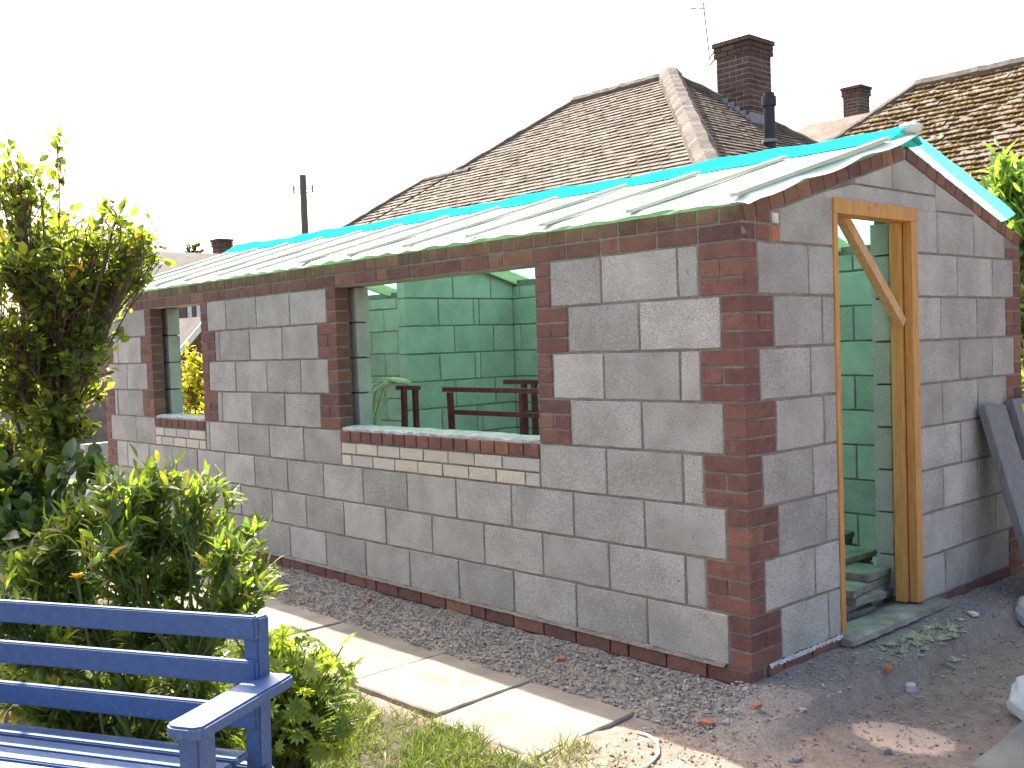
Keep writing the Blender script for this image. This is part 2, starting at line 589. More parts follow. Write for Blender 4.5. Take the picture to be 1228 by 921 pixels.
# ------------------------------------------------------------------ ground
def ground():
    def axis(lo, hi, step, a, c):
        core = list(np.arange(lo, hi + 1e-6, step))
        out_lo, out_hi = [], []
        x, s = lo, step
        while x > a:
            s *= 1.45
            x -= s
            out_lo.append(x)
        x, s = hi, step
        while x < c:
            s *= 1.45
            x += s
            out_hi.append(x)
        return np.array(out_lo[::-1] + core + out_hi)
    xs = axis(-7.5, 2.2, .045, -400, 400)
    ys = axis(-3.2, 3.2, .04, -400, 400)
    X, Y = np.meshgrid(xs, ys, indexing='ij')
    rs = np.random.RandomState(3)

    def vnoise(X, Y, sc):
        gx, gy = X * sc, Y * sc
        ix, iy = np.floor(gx).astype(int), np.floor(gy).astype(int)
        fx, fy = gx - ix, gy - iy
        fx, fy = fx * fx * (3 - 2 * fx), fy * fy * (3 - 2 * fy)
        T = rs.rand(512, 512)
        g = lambda a, c: T[a % 512, c % 512]
        return (g(ix, iy) * (1 - fx) * (1 - fy) + g(ix + 1, iy) * fx * (1 - fy) + g(ix, iy + 1) * (1 - fx) * fy + g(ix + 1, iy + 1) * fx * fy) - .5
    Z = -.150 + vnoise(X, Y, 2.5) * .02 + vnoise(X, Y, 9) * .014 + vnoise(X, Y, 24) * .010
    near = np.clip((Y + .45) / .45, 0, 1) * (X < .3) * (X > -8) * (Y < 3.2)
    Z += near * .075
    gx = np.clip(1 - (X - .0) / .6, 0, 1) * (X > -.05) * (Y > -.3) * (Y < 3.2)
    Z += gx * .03
    inside = (X < -.06) & (X > LEFT + .06) & (Y > .06) & (Y < GW - .06)
    Z[inside] = -.2
    ux, uy = (X > -4.25) & (X < -.33), (Y > -.98) & (Y < -.40)
    Z[ux & uy] = np.minimum(Z[ux & uy], -.172)
    nx, ny = len(xs), len(ys)
    V = np.stack([X.ravel(), Y.ravel(), Z.ravel()], 1)
    I = np.arange(nx * ny).reshape(nx, ny)
    F = np.stack([I[:-1, :-1].ravel(), I[1:, :-1].ravel(), I[1:, 1:].ravel(), I[:-1, 1:].ravel()], 1)
    me = bpy.data.meshes.new('ground')
    me.from_pydata(V.tolist(), [], F.tolist())
    me.polygons.foreach_set('use_smooth', [True] * len(F))
    link('ground', me, 'earth', kind='structure')

    def h(x, y):
        i = int(np.clip(np.searchsorted(xs, x), 1, nx - 1))
        j = int(np.clip(np.searchsorted(ys, y), 1, ny - 1))
        return float(max(Z[i, j], Z[i - 1, j], Z[i, j - 1], Z[i - 1, j - 1]))
    return h


GZ = ground()

# ------------------------------------------------------------------ workshop
shed = thing('workshop', 'half-built grey concrete block workshop with red brick quoins and green roof membrane', 'building', (0, 0, 0))


def rects_mesh(rects, y0, y1, frame):
    """wall core out of rectangles (s0, s1, z0, z1) in a wall frame"""
    m = MB()
    org, rz = frame
    rot = Matrix.Rotation(rz, 3, 'Z')
    for s0, s1, z0, z1 in rects:
        k = len(m.v)
        m.box(s0, s1, y0, y1, z0, z1)
        for i in range(k, len(m.v)):
            p = rot @ Vector((m.v[i][0], m.v[i][1], 0))
            m.v[i] = (p.x + org[0], p.y + org[1], m.v[i][2])
    return m


FR = ((0, 0, 0), 0.0)
GA = ((0, 0, 0), R90)
W1 = (-3.0375, -1.2375)
W2 = (-5.8125, -4.9125)
Z0, Z1 = .9, 1.8
CORE = .0055
front = link('front_wall', rects_mesh([(LEFT + .01, -.008, -.2, Z0 - .003), (LEFT + .01, W2[0] - .006, Z0 - .003, Z1), (W2[1] + .006, W1[0] - .006, Z0 - .003, Z1),
                                       (W1[1] + .006, -.008, Z0 - .003, Z1), (LEFT + .01, -.008, Z1, 1.94)], CORE, .094, FR), 'mortar', shed)


def blocks(parent, frame, a, c, z0, z1, joints, name='block', mat='concrete_block', depth=.1):
    js = sorted([j for j in joints if a + .02 < j < c - .02])
    pts = [a] + js + [c]
    for s, e in zip(pts[:-1], pts[1:]):
        unit(name, mat, parent, frame, s, e, z0, z1, depth, rag=.0035, bev=.004)


def bricks3(parent, frame, a, c, z, split, depth=.1):
    """three brick courses of a quoin between a and c; the middle one in two halves when split"""
    for k in range(3):
        zz = z + k * CO
        if split and k == 1:
            m = (a + c) / 2
            unit('brick', 'red_brick', parent, frame, a, m, zz, zz + CO, depth, rag=.0015, bev=.0025)
            unit('brick', 'red_brick', parent, frame, m, c, zz, zz + CO, depth, rag=.0015, bev=.0025)
        else:
            unit('brick', 'red_brick', parent, frame, a, c, zz, zz + CO, depth, rag=.0015, bev=.0025)


odd_j = [-.1125 - .45 * k for k in range(16)]
even_j = [-.3375 - .45 * k for k in range(16)]
C90 = .1025
for row in range(1, 9):
    z = (row - 1) * BL
    odd = row % 2 == 1
    q = .1125 if odd else .225          # near corner quoin on this face
    # near corner: the corner bricks belong to one face in turn, so that they bond
    if odd:
        unit('brick', 'red_brick', front, FR, -q, .005, z + CO, z + 2 * CO, .1025, rag=.0015, bev=.0025)
    else:
        bricks3(front, FR, -q, .005, z, True, .1025)
    qe = .225 if odd else .1125
    bricks3(front, FR, LEFT, LEFT + qe, z, odd, .1025)
    js = odd_j if odd else even_j
    if row <= 3:
        blocks(front, FR, LEFT + qe, -q, z, z + BL, js)
    elif row == 4:
        blocks(front, FR, LEFT + qe, W2[0], z, z + BL, [-6.2])
        blocks(front, FR, W2[1] + .02, W1[0], z, z + BL, js)
        blocks(front, FR, W1[1], -q, z, z + BL, js)
        for wa, wb in (W2, W1):
            n = int(round((wb - wa) / .225))
            for k in range(n + 1):
                s0, s1 = wa + .225 * k - .1125, wa + .225 * k + .1125
                unit('cream_brick', 'cream_brick', front, FR, max(s0, wa), min(s1, wb), z, z + CO, rag=.002)
            for k in range(n):
                unit('cream_brick', 'cream_brick', front, FR, wa + .225 * k + (-.06 if k else 0), wa + .225 * (k + 1) + (-.06 if k < n - 1 else 0), z + CO, z + 2 * CO, rag=.002)
            n = int(round((wb - wa) / .1125))
            for k in range(n):
                unit('sill_brick', 'red_brick', front, FR, wa + .1125 * k, wa + .1125 * (k + 1), z + 2 * CO, z + BL, .1025, rag=.0015, proud=.006)
    else:
        jq = .225 if odd else .1125
        left_js = [W2[0] - jq - .42 - .06 * (row % 3)]
        blocks(front, FR, LEFT + qe, W2[0] - jq, z, z + BL, left_js)
        if row == 8:
            mid = [-3.60, -4.05, -4.50]
        else:
            mid = js
        blocks(front, FR, W2[1] + jq, W1[0] - jq, z, z + BL, mid)
        blocks(front, FR, W1[1] + jq, -q, z, z + BL, js)
        for wa, wb in (W1, W2):
            bricks3(front, FR, wa - jq, wa, z, odd, .1025)
            bricks3(front, FR, wb, wb + jq, z, odd, .1025)
# plinth courses
for c in range(2):
    z = -CO * (c + 1)
    s = LEFT
    k = 0
    while s < -.001:
        w = .225 if (k + c) % 5 else .1125
        e = min(s + w, 0)
        if -e < .05:
            e = 0
        unit('plinth_brick', 'red_brick', front, FR, s, e, z, z + CO, .1025, rag=.0015, proud=.012)
        s = e
        k += 1
# eaves courses
s, k = LEFT, 0
while s < -.001:
    w = .1125 if RND.random() < .16 else .225
    e = min(s + w, 0)
    if -e < .05:
        e = 0
    unit('eaves_brick', 'red_brick', front, FR, s, e, Z1, Z1 + CO, .1025, rag=.0015)
    s = e
s = LEFT
while s < -.001:
    w = .225 if RND.random() < .10 else .1125
    e = min(s + w, 0)
    if -e < .05:
        e = 0
    unit('eaves_brick', 'red_brick', front, FR, s, e, Z1 + CO, Z1 + 2 * CO, .1025, rag=.0015)
    s = e
# window lintels (thin steel flange under the brick course), sill beds and inner leaf ends
for wa, wb in (W1, W2):
    link('lintel', MB().box(wa - .1, wb + .1, .012, .092, Z1 - .004, Z1 + .003).box(wa - .1, wb + .1, .104, .25, Z1 + .005, Z1 + .14), 'lintel_steel', front)
    m = MB()
    n = 40
    pts = []
    rr = random.Random(5)
    for i in range(n + 1):
        x = wa + .003 + (wb - wa - .006) * i / n
        row = []
        for j, y in enumerate((.008, .05, .10, .16, .245)):
            row.append((x, y + (rr.uniform(-.006, .008) if j == 0 else 0), Z0 + .004 + rr.uniform(0, .012) + (.008 if j in (1, 2, 3) else 0)))
        pts.append(row)
    for i in range(n):
        for j in range(4):
            m.quad(pts[i][j], pts[i + 1][j], pts[i + 1][j + 1], pts[i][j + 1])
        m.quad((pts[i][0][0], pts[i][0][1], Z0 - .008), (pts[i + 1][0][0], pts[i + 1][0][1], Z0 - .008), pts[i + 1][0], pts[i][0])
    link('sill_bed', m, 'pale_mortar', front)
IL0, IL1 = .15, .25
inner = link('inner_leaf', rects_mesh([(LEFT + .16, -.16, -.2, Z0 - .006), (LEFT + .16, W2[0] - .02, Z0 - .006, 1.9), (W2[1] + .02, W1[0] - .02, Z0 - .006, 1.9),
                                       (W1[1] + .02, -.16, Z0 - .006, 1.9)], IL0 + .012, IL1 - .012, FR), 'mortar', shed)
# block ends of the inner leaf at the window reveals
for wa, wb in (W1, W2):
    for r_ in range(4):
        z = Z0 + r_ * BL
        for s, e, sg in ((wa - .33 + .1 * (r_ % 2), wa, 1), (wb, wb + .33 - .1 * (r_ % 2), -1)):
            o = unit('block', 'inner_block', inner, ((0, IL0, 0), 0), s + (.005 if sg < 0 else 0), e + (.004 if sg > 0 else 0), z, z + BL, .1, rag=.003, bev=.004)

# ---- gable wall
DY0, DY1, DZ1 = .72, 1.52, 2.01


def verge_bot(y):
    return 2.27 - .28 * abs(y - RY)


def slope_poly(parent, s0, s1, z0, name='block', mat='concrete_block', ztop=None, depth=.1, frame_x=0.0):
    """block cut to the roof slope: bottom z0, top follows the verge (or ztop where lower)"""
    a, c = s0 + J / 2, s1 - J / 2
    ys = [a] + ([RY] if a < RY < c else []) + [c]
    if ztop is not None:
        for sgn in (-1, 1):
            yc = RY + sgn * (2.27 - ztop) / .28
            if a + .002 < yc < c - .002:
                ys.append(yc)
    ys = sorted(ys)
    top = []
    for y in ys:
        t = verge_bot(y) - J
        if ztop is not None:
            t = min(t, ztop - J / 2)
        top.append((y, max(t, z0 + J / 2 + .004)))
    outline = [(a, z0 + J / 2), (c, z0 + J / 2)] + top[::-1]
    m = MB()
    f0 = [(0.0 if False else -.001 * RND.random(), y, z) for y, z in outline]
    cx = sum(p[1] for p in f0) / len(f0)
    cz = sum(p[2] for p in f0) / len(f0)

    def ins(p, d):
        v = Vector((0, cx - p[1], cz - p[2]))
        v = v.normalized() * d if v.length > 0 else v
        return (p[1] + v.y, p[2] + v.z)
    k = len(f0)
    fr = [(0, *ins(p, .005)) for p in f0]
    m.v += [(frame_x + p[0], p[1], p[2]) for p in fr]
    m.v += [(frame_x - .004, p[1], p[2]) for p in f0]
    m.v += [(frame_x - depth, p[1], p[2]) for p in f0]
    m.f.append(tuple(range(k)))
    for i in range(k):
        j = (i + 1) % k
        m.f.append((j, i, k + i, k + j))
        m.f.append((k + j, k + i, 2 * k + i, 2 * k + j))
    m.f.append(tuple(range(3 * k - 1, 2 * k - 1, -1)))
    link(name, m, mat, parent)


def gable_core(x0, x1, parent, name, door, low=-.2, ym=(.008, GW - .008), drop=.012):
    m = MB()
    prof = lambda y: verge_bot(y) + .06 - drop

    def prism(y0, y1, z0):
        ysr = [y0] + ([RY] if y0 < RY < y1 else []) + [y1]
        poly = [(y0, z0), (y1, z0)] + [(y, prof(y)) for y in ysr[::-1]]
        k = len(m.v)
        n = len(poly)
        m.v.extend([(x1, y, z) for y, z in poly] + [(x0, y, z) for y, z in poly])
        m.f.append(tuple(k + i for i in range(n)))
        m.f.append(tuple(k + n + i for i in range(n - 1, -1, -1)))
        for i in range(n):
            j = (i + 1) % n
            m.f.append((k + j, k + i, k + n + i, k + n + j))
    d0, d1, dz, db = door
    prism(ym[0], d0, low)
    prism(d1, ym[1], low)
    if dz < 2.5:
        prism(d0, d1, dz)
    if db > low:
        k = len(m.v)
        m.box(x0, x1, d0, d1, low, db)
    return link(name, m, 'mortar', parent)


gable = gable_core(-.094, -CORE, shed, 'gable_wall', (DY0 - .004, DY1 + .004, DZ1 + .012, -.03))
for row in range(1, 9):
    z = (row - 1) * BL
    odd = row % 2 == 1
    q = .225 if odd else .1125
    # faces of the shared corner bricks are the ends of the front wall's bricks; on this face only what lies beyond them
    for k in range(3):
        zz = z + k * CO
        if odd:
            unit('brick', 'red_brick', gable, GA, .1075 if k == 1 else -.005, .225, zz, zz + CO, .1075, rag=.0015)
    q2 = .225 if odd else .1125
    bricks3(gable, GA, GW - q2, GW, z, odd, .1025)
    lj = [.612] if odd else [.508]
    blocks(gable, GA, q, DY0, z, z + BL, lj)
    rj = [1.79, 2.22] if odd else [2.0, 2.43]
    blocks(gable, GA, DY1, GW - q2, z, z + BL, [j + RND.uniform(-.012, .012) for j in rj])
# corner returns of the eaves courses on the gable and the small pieces beside them
unit('brick', 'red_brick', gable, GA, .1075, .215, 1.8, 1.875, .1025, rag=.0015)
unit('brick', 'terracotta', gable, GA, .215, .285, 1.8, 1.875, .1025, rag=.003)
unit('brick', 'red_brick', gable, GA, .1075, .2175, 1.875, 1.94, .1025, rag=.0015)
unit('block', 'pale_stone', gable, GA, .225, .285, 1.875, 1.93, .09, rag=.004)
unit('brick', 'red_brick', gable, GA, GW - .2175, GW, 1.8, 1.87, .1025, rag=.0015)
slope_poly(gable, .285, DY0, 1.8, ztop=2.10)
slope_poly(gable, DY1, 1.76, 1.8, ztop=2.025)
slope_poly(gable, 1.76, 2.2, 1.8, ztop=2.025)
slope_poly(gable, 2.2, GW - .23, 1.8)
slope_poly(gable, 1.745, 2.26, 2.025)
slope_poly(gable, .93, 1.29, 2.10)
slope_poly(gable, 1.29, 1.745, 2.10)
# concrete door lintel, its upper left corner cut to the slope
m = MB()
op = [(.60, 2.018), (1.74, 2.018), (1.74, 2.094), (.90, 2.094), (.60, 2.03)]
k = len(op)
m.v = [(.001, y, z) for y, z in op] + [(-.1, y, z) for y, z in op]
m.f = [tuple(range(k)), tuple(range(2 * k - 1, k - 1, -1))] + [((i + 1) % k, i, k + i, k + (i + 1) % k) for i in range(k)]
link('lintel', m, 'concrete', gable)
# verge: a course of brick heads laid along both slopes
ang = math.atan(.28)
for side in (-1, 1):
    L = (RY - .02) / math.cos(ang)
    step = .1125
    n = int(L / step)
    for i in range(n + 1):
        a = .012 + i * step
        e = min(a + step, L)
        if e - a < .05:
            continue
        if side == -1 and e > L - .08:
            pass
        me = unit_mesh((e - a) - J, .1025, CO - J + .002, i % 4, .0015, .0025)
        # local x runs from the ridge down the slope
        if side == 1:
            y = RY + a * math.cos(ang)
            z = 2.268 - a * math.sin(ang)
            rot = Euler((0, ang, R90), 'XYZ')
        else:
            y = RY - e * math.cos(ang) + J
            z = 2.268 - e * math.sin(ang) + .003
            rot = Euler((0, -ang, R90), 'XYZ')
        link('verge_brick', me, 'red_brick', gable, (.002, y, z), rot)
# gable plinth
for c in range(2):
    z = -CO * (c + 1)
    s = .1075
    k = c
    while s < GW - .02:
        e = min(s + (.225 if k % 4 else .1125), GW)
        if GW - e < .05:
            e = GW
        if not (s > DY0 - .02 and e < DY1 + .2 and c == 0):
            unit('plinth_brick', 'red_brick', gable, ((.012, 0, 0), R90), s, e, z, z + CO, .11, rag=.0015)
        s = e
        k += 1
# mortar squeezed out over the plinth of the gable
m = MB()
rr = random.Random(11)
n = 60
prev = None
for i in range(n + 1):
    y = .12 + (.72 - .12) * i / n
    w = .001 + rr.random() ** 2 * .007
    h = -.001 + rr.random() ** 2 * .009
    cur = [(.001, y, h + .004), (.004 + w * .6, y, h), (.006 + w, y, -.004), (.010 + w * .7, y, -.010)]
    if prev:
        for j in range(3):
            m.quad(prev[j], cur[j], cur[j + 1], prev[j + 1])
    prev = cur
link('mortar_lip', m, 'pale_mortar', gable)
m = MB()
prev = None
n = 260
for i in range(n + 1):
    x = LEFT + .1 + (-.13 - LEFT - .1) * i / n
    w = .010 + rr.random() * .006
    h = .002 + rr.random() * .007
    cur = [(x, -.001, h + .003), (x, -.004 - w * .6, h), (x, -.006 - w, -.004)]
    if prev:
        for j in range(2):
            m.quad(cur[j], prev[j], prev[j + 1], cur[j + 1])
    prev = cur
link('mortar_lip', m, 'mortar', front)
# inner leaf of the gable with block ends at the door
gin = gable_core(-IL1 + .012, -IL0 - .012, shed, 'inner_leaf', (DY0 - .02, DY1 + .02, 2.03, -.04), ym=(.16, GW - .16), drop=.05)
for row in range(1, 10):
    z = (row - 1) * BL
    w = .33 - .1 * (row % 2)
    unit('block', 'inner_block', gin, ((-IL0, 0, 0), R90), DY1 - .004, DY1 + w, z, z + (BL if row < 9 else .17), .1)
    unit('block', 'inner_block', gin, ((-IL0, 0, 0), R90), DY0 - w, DY0 + .004, z, z + (BL if row < 9 else .17), .1)

# ---- door frame, sill and brace
df = link('door_frame', MB().box(-.09, .006, DY0 - .006, DY0 + .030, .012, DZ1 - .058), 'door_timber', shed)
link('head', MB().box(-.092, .010, DY0 - .006, DY1 + .004, DZ1 - .057, DZ1 + .012), 'door_timber', df)
link('jamb', MB().box(-.035, .008, DY1 - .066, DY1 - .002, .012, DZ1 - .058), 'door_timber', df)
link('jamb', MB().box(-.095, -.042, DY1 - .10, DY1 - .050, .012, DZ1 - .058), 'door_timber', df)
link('brace', MB().bar((-.12, .985, 1.985), (-.045, DY1 - .085, 1.44), .05, .045, (1, 0, 0)), 'brace_timber', df)
sl = MB()
rr = random.Random(4)
n = 20
for i in range(n):
    y0, y1 = DY0 - .03 + (1.00) * i / n, DY0 - .03 + (1.00) * (i + 1) / n
rowp = []
for i in range(n + 1):
    y = DY0 - .03 + .99 * i / n
    rowp.append([(-.10, y, -.004 + rr.uniform(-.002, .002)), (.03, y, -.002 + rr.uniform(-.003, .003)), (.072 + rr.uniform(-.005, .005), y, -.008 + rr.uniform(-.003, .002)), (.076 + rr.uniform(-.005, .004), y, -.034), (.03, y, -.04)])
for i in range(n):
    for j in range(4):
        sl.quad(rowp[i][j], rowp[i][j + 1], rowp[i + 1][j + 1], rowp[i + 1][j])
sl.f.append(tuple(len(sl.v) + i for i in range(5)))
sl.v += [p for p in rowp[0][::-1]]
sl.f.append(tuple(len(sl.v) + i for i in range(5)))
sl.v += rowp[-1]
link('door_sill', sl, 'sill_concrete', shed)

# ---- floor, back wall, end wall, partition
link('floor_slab', MB().box(LEFT + .24, -.12, .24, INW + .02, -.15, -.03), 'concrete', shed)
BK = ((0, INW, 0), 0.0)
back = link('back_wall', rects_mesh([(LEFT + .01, -.02, -.2, 1.96)], INW + .007, GW - .01, ((0, 0, 0), 0)), 'mortar', shed)
for row in range(1, 10):
    z = -.0 + (row - 1) * BL
    top = z + BL if row < 9 else 1.91
    off = .225 * (row % 2)
    blocks(back, BK, LEFT + .26, -.26, z, top, [-.26 - off - .45 * k for k in range(16)], mat='inner_block')
blocks(back, BK, LEFT + .26, -.26, -.10, 0, [-.6 - .45 * k for k in range(16)], mat='inner_block')
# partition across the workshop
PX = -4.163
part = gable_core(PX - .1, PX - .006, shed, 'partition_wall', (.30, 1.385, 2.6, -.2), ym=(.25, INW - .02), drop=.05)
PF = ((PX, 0, 0), R90)
for row in range(1, 9):
    z = (row - 1) * BL
    js = [1.88, 2.32] if row % 2 else [1.72, 2.10, 2.16]
    blocks(part, PF, 1.375, INW - .004, z, z + BL, js, mat='inner_block')
slope_poly(part, 1.375, 1.88, 1.8, mat='inner_block', depth=.1, frame_x=PX)
slope_poly(part, 1.88, 2.30, 1.8, mat='inner_block', depth=.1, frame_x=PX)
slope_poly(part, 2.30, INW, 1.8, mat='inner_block', depth=.1, frame_x=PX)
# far end wall with its open doorway
EX = LEFT + .25
endw = gable_core(LEFT + .01, EX - .007, shed, 'end_wall', (.42, 1.25, 2.05, -.2), ym=(.25, GW - .02), drop=.05)
EF = ((EX, 0, 0), R90)
for row in range(1, 9):
    z = (row - 1) * BL
    js = [1.65, 2.1] if row % 2 else [1.45, 1.9, 2.35]
    blocks(endw, EF, 1.25, INW - .004, z, z + BL, js, mat='inner_block')

# ---- roof timbers and membrane
def lift(x):
    return .05 * (min(0, x) / LEFT) ** 2


def rafter(x, side):
    y0 = .05 if side < 0 else GW - .05
    a = Vector((x, RY + side * .02, roof_z(RY) - .10))
    c = Vector((x, y0, roof_z(y0) - .085))
    m = MB().bar(a, c, .047, .09)
    link('rafter', m, 'rafter_timber', shed)


for i in range(11):
    x = -.42 - i * .62
    rafter(x, -1)
    rafter(x, 1)
link('ridge_board', MB().box(LEFT + .02, -.02, RY - .018, RY + .018, roof_z(RY) - .17, roof_z(RY) - .025), 'rafter_timber', shed)
for y0, y1 in ((.125, .225), (GW - .225, GW - .125)):
    link('wall_plate', MB().box(LEFT + .1, -.1, y0, y1, 1.905, 1.955), 'rafter_timber', shed)

BAT = [.0 - .56 * k for k in range(13)]


def membrane():
    n = 260
    rr = random.Random(21)
    x0, x1 = LEFT - .06, .085

    def wob(x):
        return math.sin(x * 9.17) * .4 + math.sin(x * 23.1 + 1) * .3 + math.sin(x * 4.1 + 2) * .5
    ts = np.linspace(0, 1, 19)
    g = []
    for i in range(n + 1):
        x = x0 + (x1 - x0) * i / n
        # slack between the battens
        d = min(abs(x - q) for q in BAT)
        sag = -.010 * min(1, d / .25) ** .7
        rowp = []
        for t in ts:
            y = -.07 + .006 * wob(x) * (1 - t) ** 2 + (RY + .075) * t
            z = 2.385 - SLOPE * (RY - max(y, -.03)) + sag * (math.sin(math.pi * min(1, t * 1.2)) * .8 + .2)
            if t == 0:
                z = 2.385 - SLOPE * (RY + .05) - .018 + .006 * wob(x * 1.3 + 2)
            z += .004 * math.sin(x * 31 + t * 7) * (1 - t)
            e = max(0, (x - .0) / .085)
            if e > 0:
                z -= e * e * (.006 + .022 * abs(math.sin(t * 9 + .6))) + .0
            rowp.append((x, y, z + lift(x) * t))
        g.append(rowp)
    return g, ts, n


g, ts, n = membrane()
m = MB()
for i in range(n):
    for j in range(len(ts) - 1):
        m.quad(g[i][j], g[i + 1][j], g[i + 1][j + 1], g[i][j + 1])
me = m.mesh('roof_membrane')
bm = bmesh.new()
bm.from_mesh(me)
bmesh.ops.remove_doubles(bm, verts=bm.verts, dist=.0005)
bm.to_mesh(me)
bm.free()
me.polygons.foreach_set('use_smooth', [True] * len(me.polygons))
link('roof_membrane', me, 'glare_membrane', shed)
# rear slope sheet, its edge turned up over the gable
m = MB()
rows = []
for i in range(80):
    x = LEFT - .05 + (.0 - LEFT + .05) * i / 79
    ye = 2.66 + .28 * min(1, -x / .6)
    rows.append([(x, RY + (ye - RY) * t, 2.385 - SLOPE * (ye - RY) * t - .006 * math.sin(x * 7 + t * 5) * math.sin(math.pi * t)) for t in np.linspace(0, 1, 10)])
for e in (1, 2, 3):
    rows.append([(.015 * e, RY + (2.66 - RY) * t, 2.385 - SLOPE * (2.66 - RY) * t + .011 * e * (t ** .4) * (1 + .2 * math.sin(t * 17))) for t in np.linspace(0, 1, 10)])
for nm, r0, r1, mt in (('roof_membrane', 0, 79, 'rear_membrane'), ('sheet_flap', 79, len(rows) - 1, 'flap_membrane')):
    m = MB()
    for i in range(r0, r1):
        for j in range(9):
            m.quad(rows[i][j], rows[i + 1][j], rows[i + 1][j + 1], rows[i][j + 1])
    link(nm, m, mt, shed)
# saturated strip along the ridge
m = MB()
rr = random.Random(8)
prev = None
for i in range(140):
    x = LEFT - .1 + (.02 - LEFT + .1) * i / 139
    lo = RY - .19 + .012 * math.sin(x * 5.3) + .008 * math.sin(x * 17)
    lf = lift(x)
    cur = [(x, lo, roof_z(lo) + .006), (x, lo + .07, roof_z(lo + .07) + .018 + .006 * math.sin(x * 6)), (x, RY - .06, roof_z(RY - .06) + .030 + .006 * math.sin(x * 8 + 1)),
           (x, RY, 2.385 + .048 + .008 * math.sin(x * 4.4) + .004 * math.sin(x * 15)), (x, RY + .15, roof_z(RY + .15) + .01)]
    cur = [(a0, a1, a2 + lf) for a0, a1, a2 in cur]
    if prev:
        for j in range(4):
            m.quad(prev[j], cur[j], cur[j + 1], prev[j + 1])
    prev = cur
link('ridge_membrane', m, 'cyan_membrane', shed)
# crumpled white end of the sheet over the apex
bm = bmesh.new()
bmesh.ops.create_icosphere(bm, subdivisions=3, radius=1)
rr = random.Random(2)
for v in bm.verts:
    k = 1 + .25 * math.sin(v.co.x * 5 + v.co.z * 4) * math.sin(v.co.y * 6 + 1)
    v.co = Vector((v.co.x * .055 * k, v.co.y * .05 * k, v.co.z * .028 * k + .008))
me = bpy.data.meshes.new('sheet_fold')
bm.to_mesh(me)
bm.free()
me.polygons.foreach_set('use_smooth', [True] * len(me.polygons))
link('sheet_fold', me, 'white_sheet', shed, (.03, RY + .005, 2.405), (0, 0, .3))
for x in BAT:
    y0, y1 = -.05, RY - .22
    a = Vector((x, y0, roof_z(y0) + .011))
    c = Vector((x + RND.uniform(-.015, .015), y1, roof_z(y1) + .014 + lift(x) * .8))
    link('batten', MB().bar(a, c, .038, .018), 'batten_timber', shed)

# ------------------------------------------------------------------ things in the workshop
def red_frame(name, label, posts, bars, loc):
    t = thing(name, label, 'metal frame', loc)
    for p in posts:
        link('post', MB().bar(p[0], p[1], .032, .032, (0, 1, 0)), 'red_steel', t)
    for p in bars:
        link('rail', MB().bar(p[0], p[1], .028, .03), 'red_steel', t)
    return t


fl = -.03
red_frame('steel_trestle', 'dark red steel trestle frame with open rails standing behind the large window', [
    ((-2.78, .72, fl), (-2.82, .72, 1.10)), ((-2.72, 1.3, fl), (-2.72, 1.3, 1.13)), ((-2.62, 1.3, fl), (-2.62, 1.3, 1.13)), ((-2.12, .72, fl), (-2.12, .72, 1.10)), ((-2.02, 1.3, fl), (-2.02, 1.3, 1.13))],
    [((-2.86, .70, 1.12), (-1.5, .72, 1.115)), ((-2.92, 1.3, 1.14), (-1.5, 1.3, 1.14)), ((-2.78, .72, .97), (-1.5, .72, .97)), ((-2.72, 1.3, .93), (-1.5, 1.3, .93)),
     ((-2.84, .70, 1.16), (-2.84, .70, 1.10))], (-2.3, .95, fl))
red_frame('steel_stand', 'dark red steel stand with pale rope hung over it in the workshop', [
    ((-3.32, .70, fl), (-3.30, .70, 1.13)), ((-3.29, .79, fl), (-3.29, .79, 1.12))],
    [((-3.34, .66, 1.13), (-3.27, .82, 1.12))], (-3.3, .75, fl))
t = thing('rope_bundle', 'bundle of pale yellow-green rope draped over the red steel stand', 'rope', (-3.33, .66, 1.14))
rr = random.Random(6)
m = MB()
for k in range(60):
    a = rr.uniform(0, 1)
    top = Vector((-3.31 + rr.uniform(-.02, .03), .70 + rr.uniform(-.03, .05), 1.15 + rr.uniform(.0, .03)))
    d = Vector((-.10 - .16 * a, -.20 - .12 * rr.random(), 0))
    pts = []
    for s in range(9):
        q = s / 8
        pts.append(top + d * (q ** .6) + Vector((rr.uniform(-.014, .014), rr.uniform(-.014, .014), .035 * math.sin(math.pi * min(1, q * 2)) - .55 * max(0, q - .12) ** 1.3 * (.6 + .6 * rr.random()))))
    m.tube(pts, .0042, 5, False)
link('strands', m, 'rope', t, kind='stuff')

# stacked slabs inside the doorway
rr = random.Random(13)
stacks = [(-.25, .90, 2), (-.24, 1.16, 4), (-.26, 1.37, 5), (-.47, 1.05, 5), (-.47, 1.33, 6), (-.48, 1.62, 6), (-.71, 1.2, 6), (-.71, 1.5, 7), (-.71, 1.8, 7), (-.95, 1.5, 7), (-.95, 1.8, 7)]
near = ['lying just inside the door sill', 'in the low stacks in the doorway', 'in the taller stacks behind the doorway']
for si, (x, y, cnt) in enumerate(stacks):
    for k in range(cnt):
        o = link('flat_tile', unit_mesh(.25, .21, .036, rr.randrange(4), .002, .003), 'slate_tile', None,
                 (x + .105 + rr.uniform(-.022, .022), y - .125 + rr.uniform(-.03, .03), fl + .002 + k * .0385), (0, 0, R90 + rr.uniform(-.13, .13)))
        g_ = 0 if si < 3 else (1 if si < 6 else 2)
        tag(o, 'flat grey tile ' + near[g_], 'tile', 'tiles stacked inside the doorway' if g_ == 0 else 'tile stacks ' + str(('', 'next to the doorway', 'further in')[g_]))

# ------------------------------------------------------------------ path of paving slabs
path = link('path', MB().box(-4.25, -.36, -.95, -.42, -.20, -.164), 'soil', kind='structure')


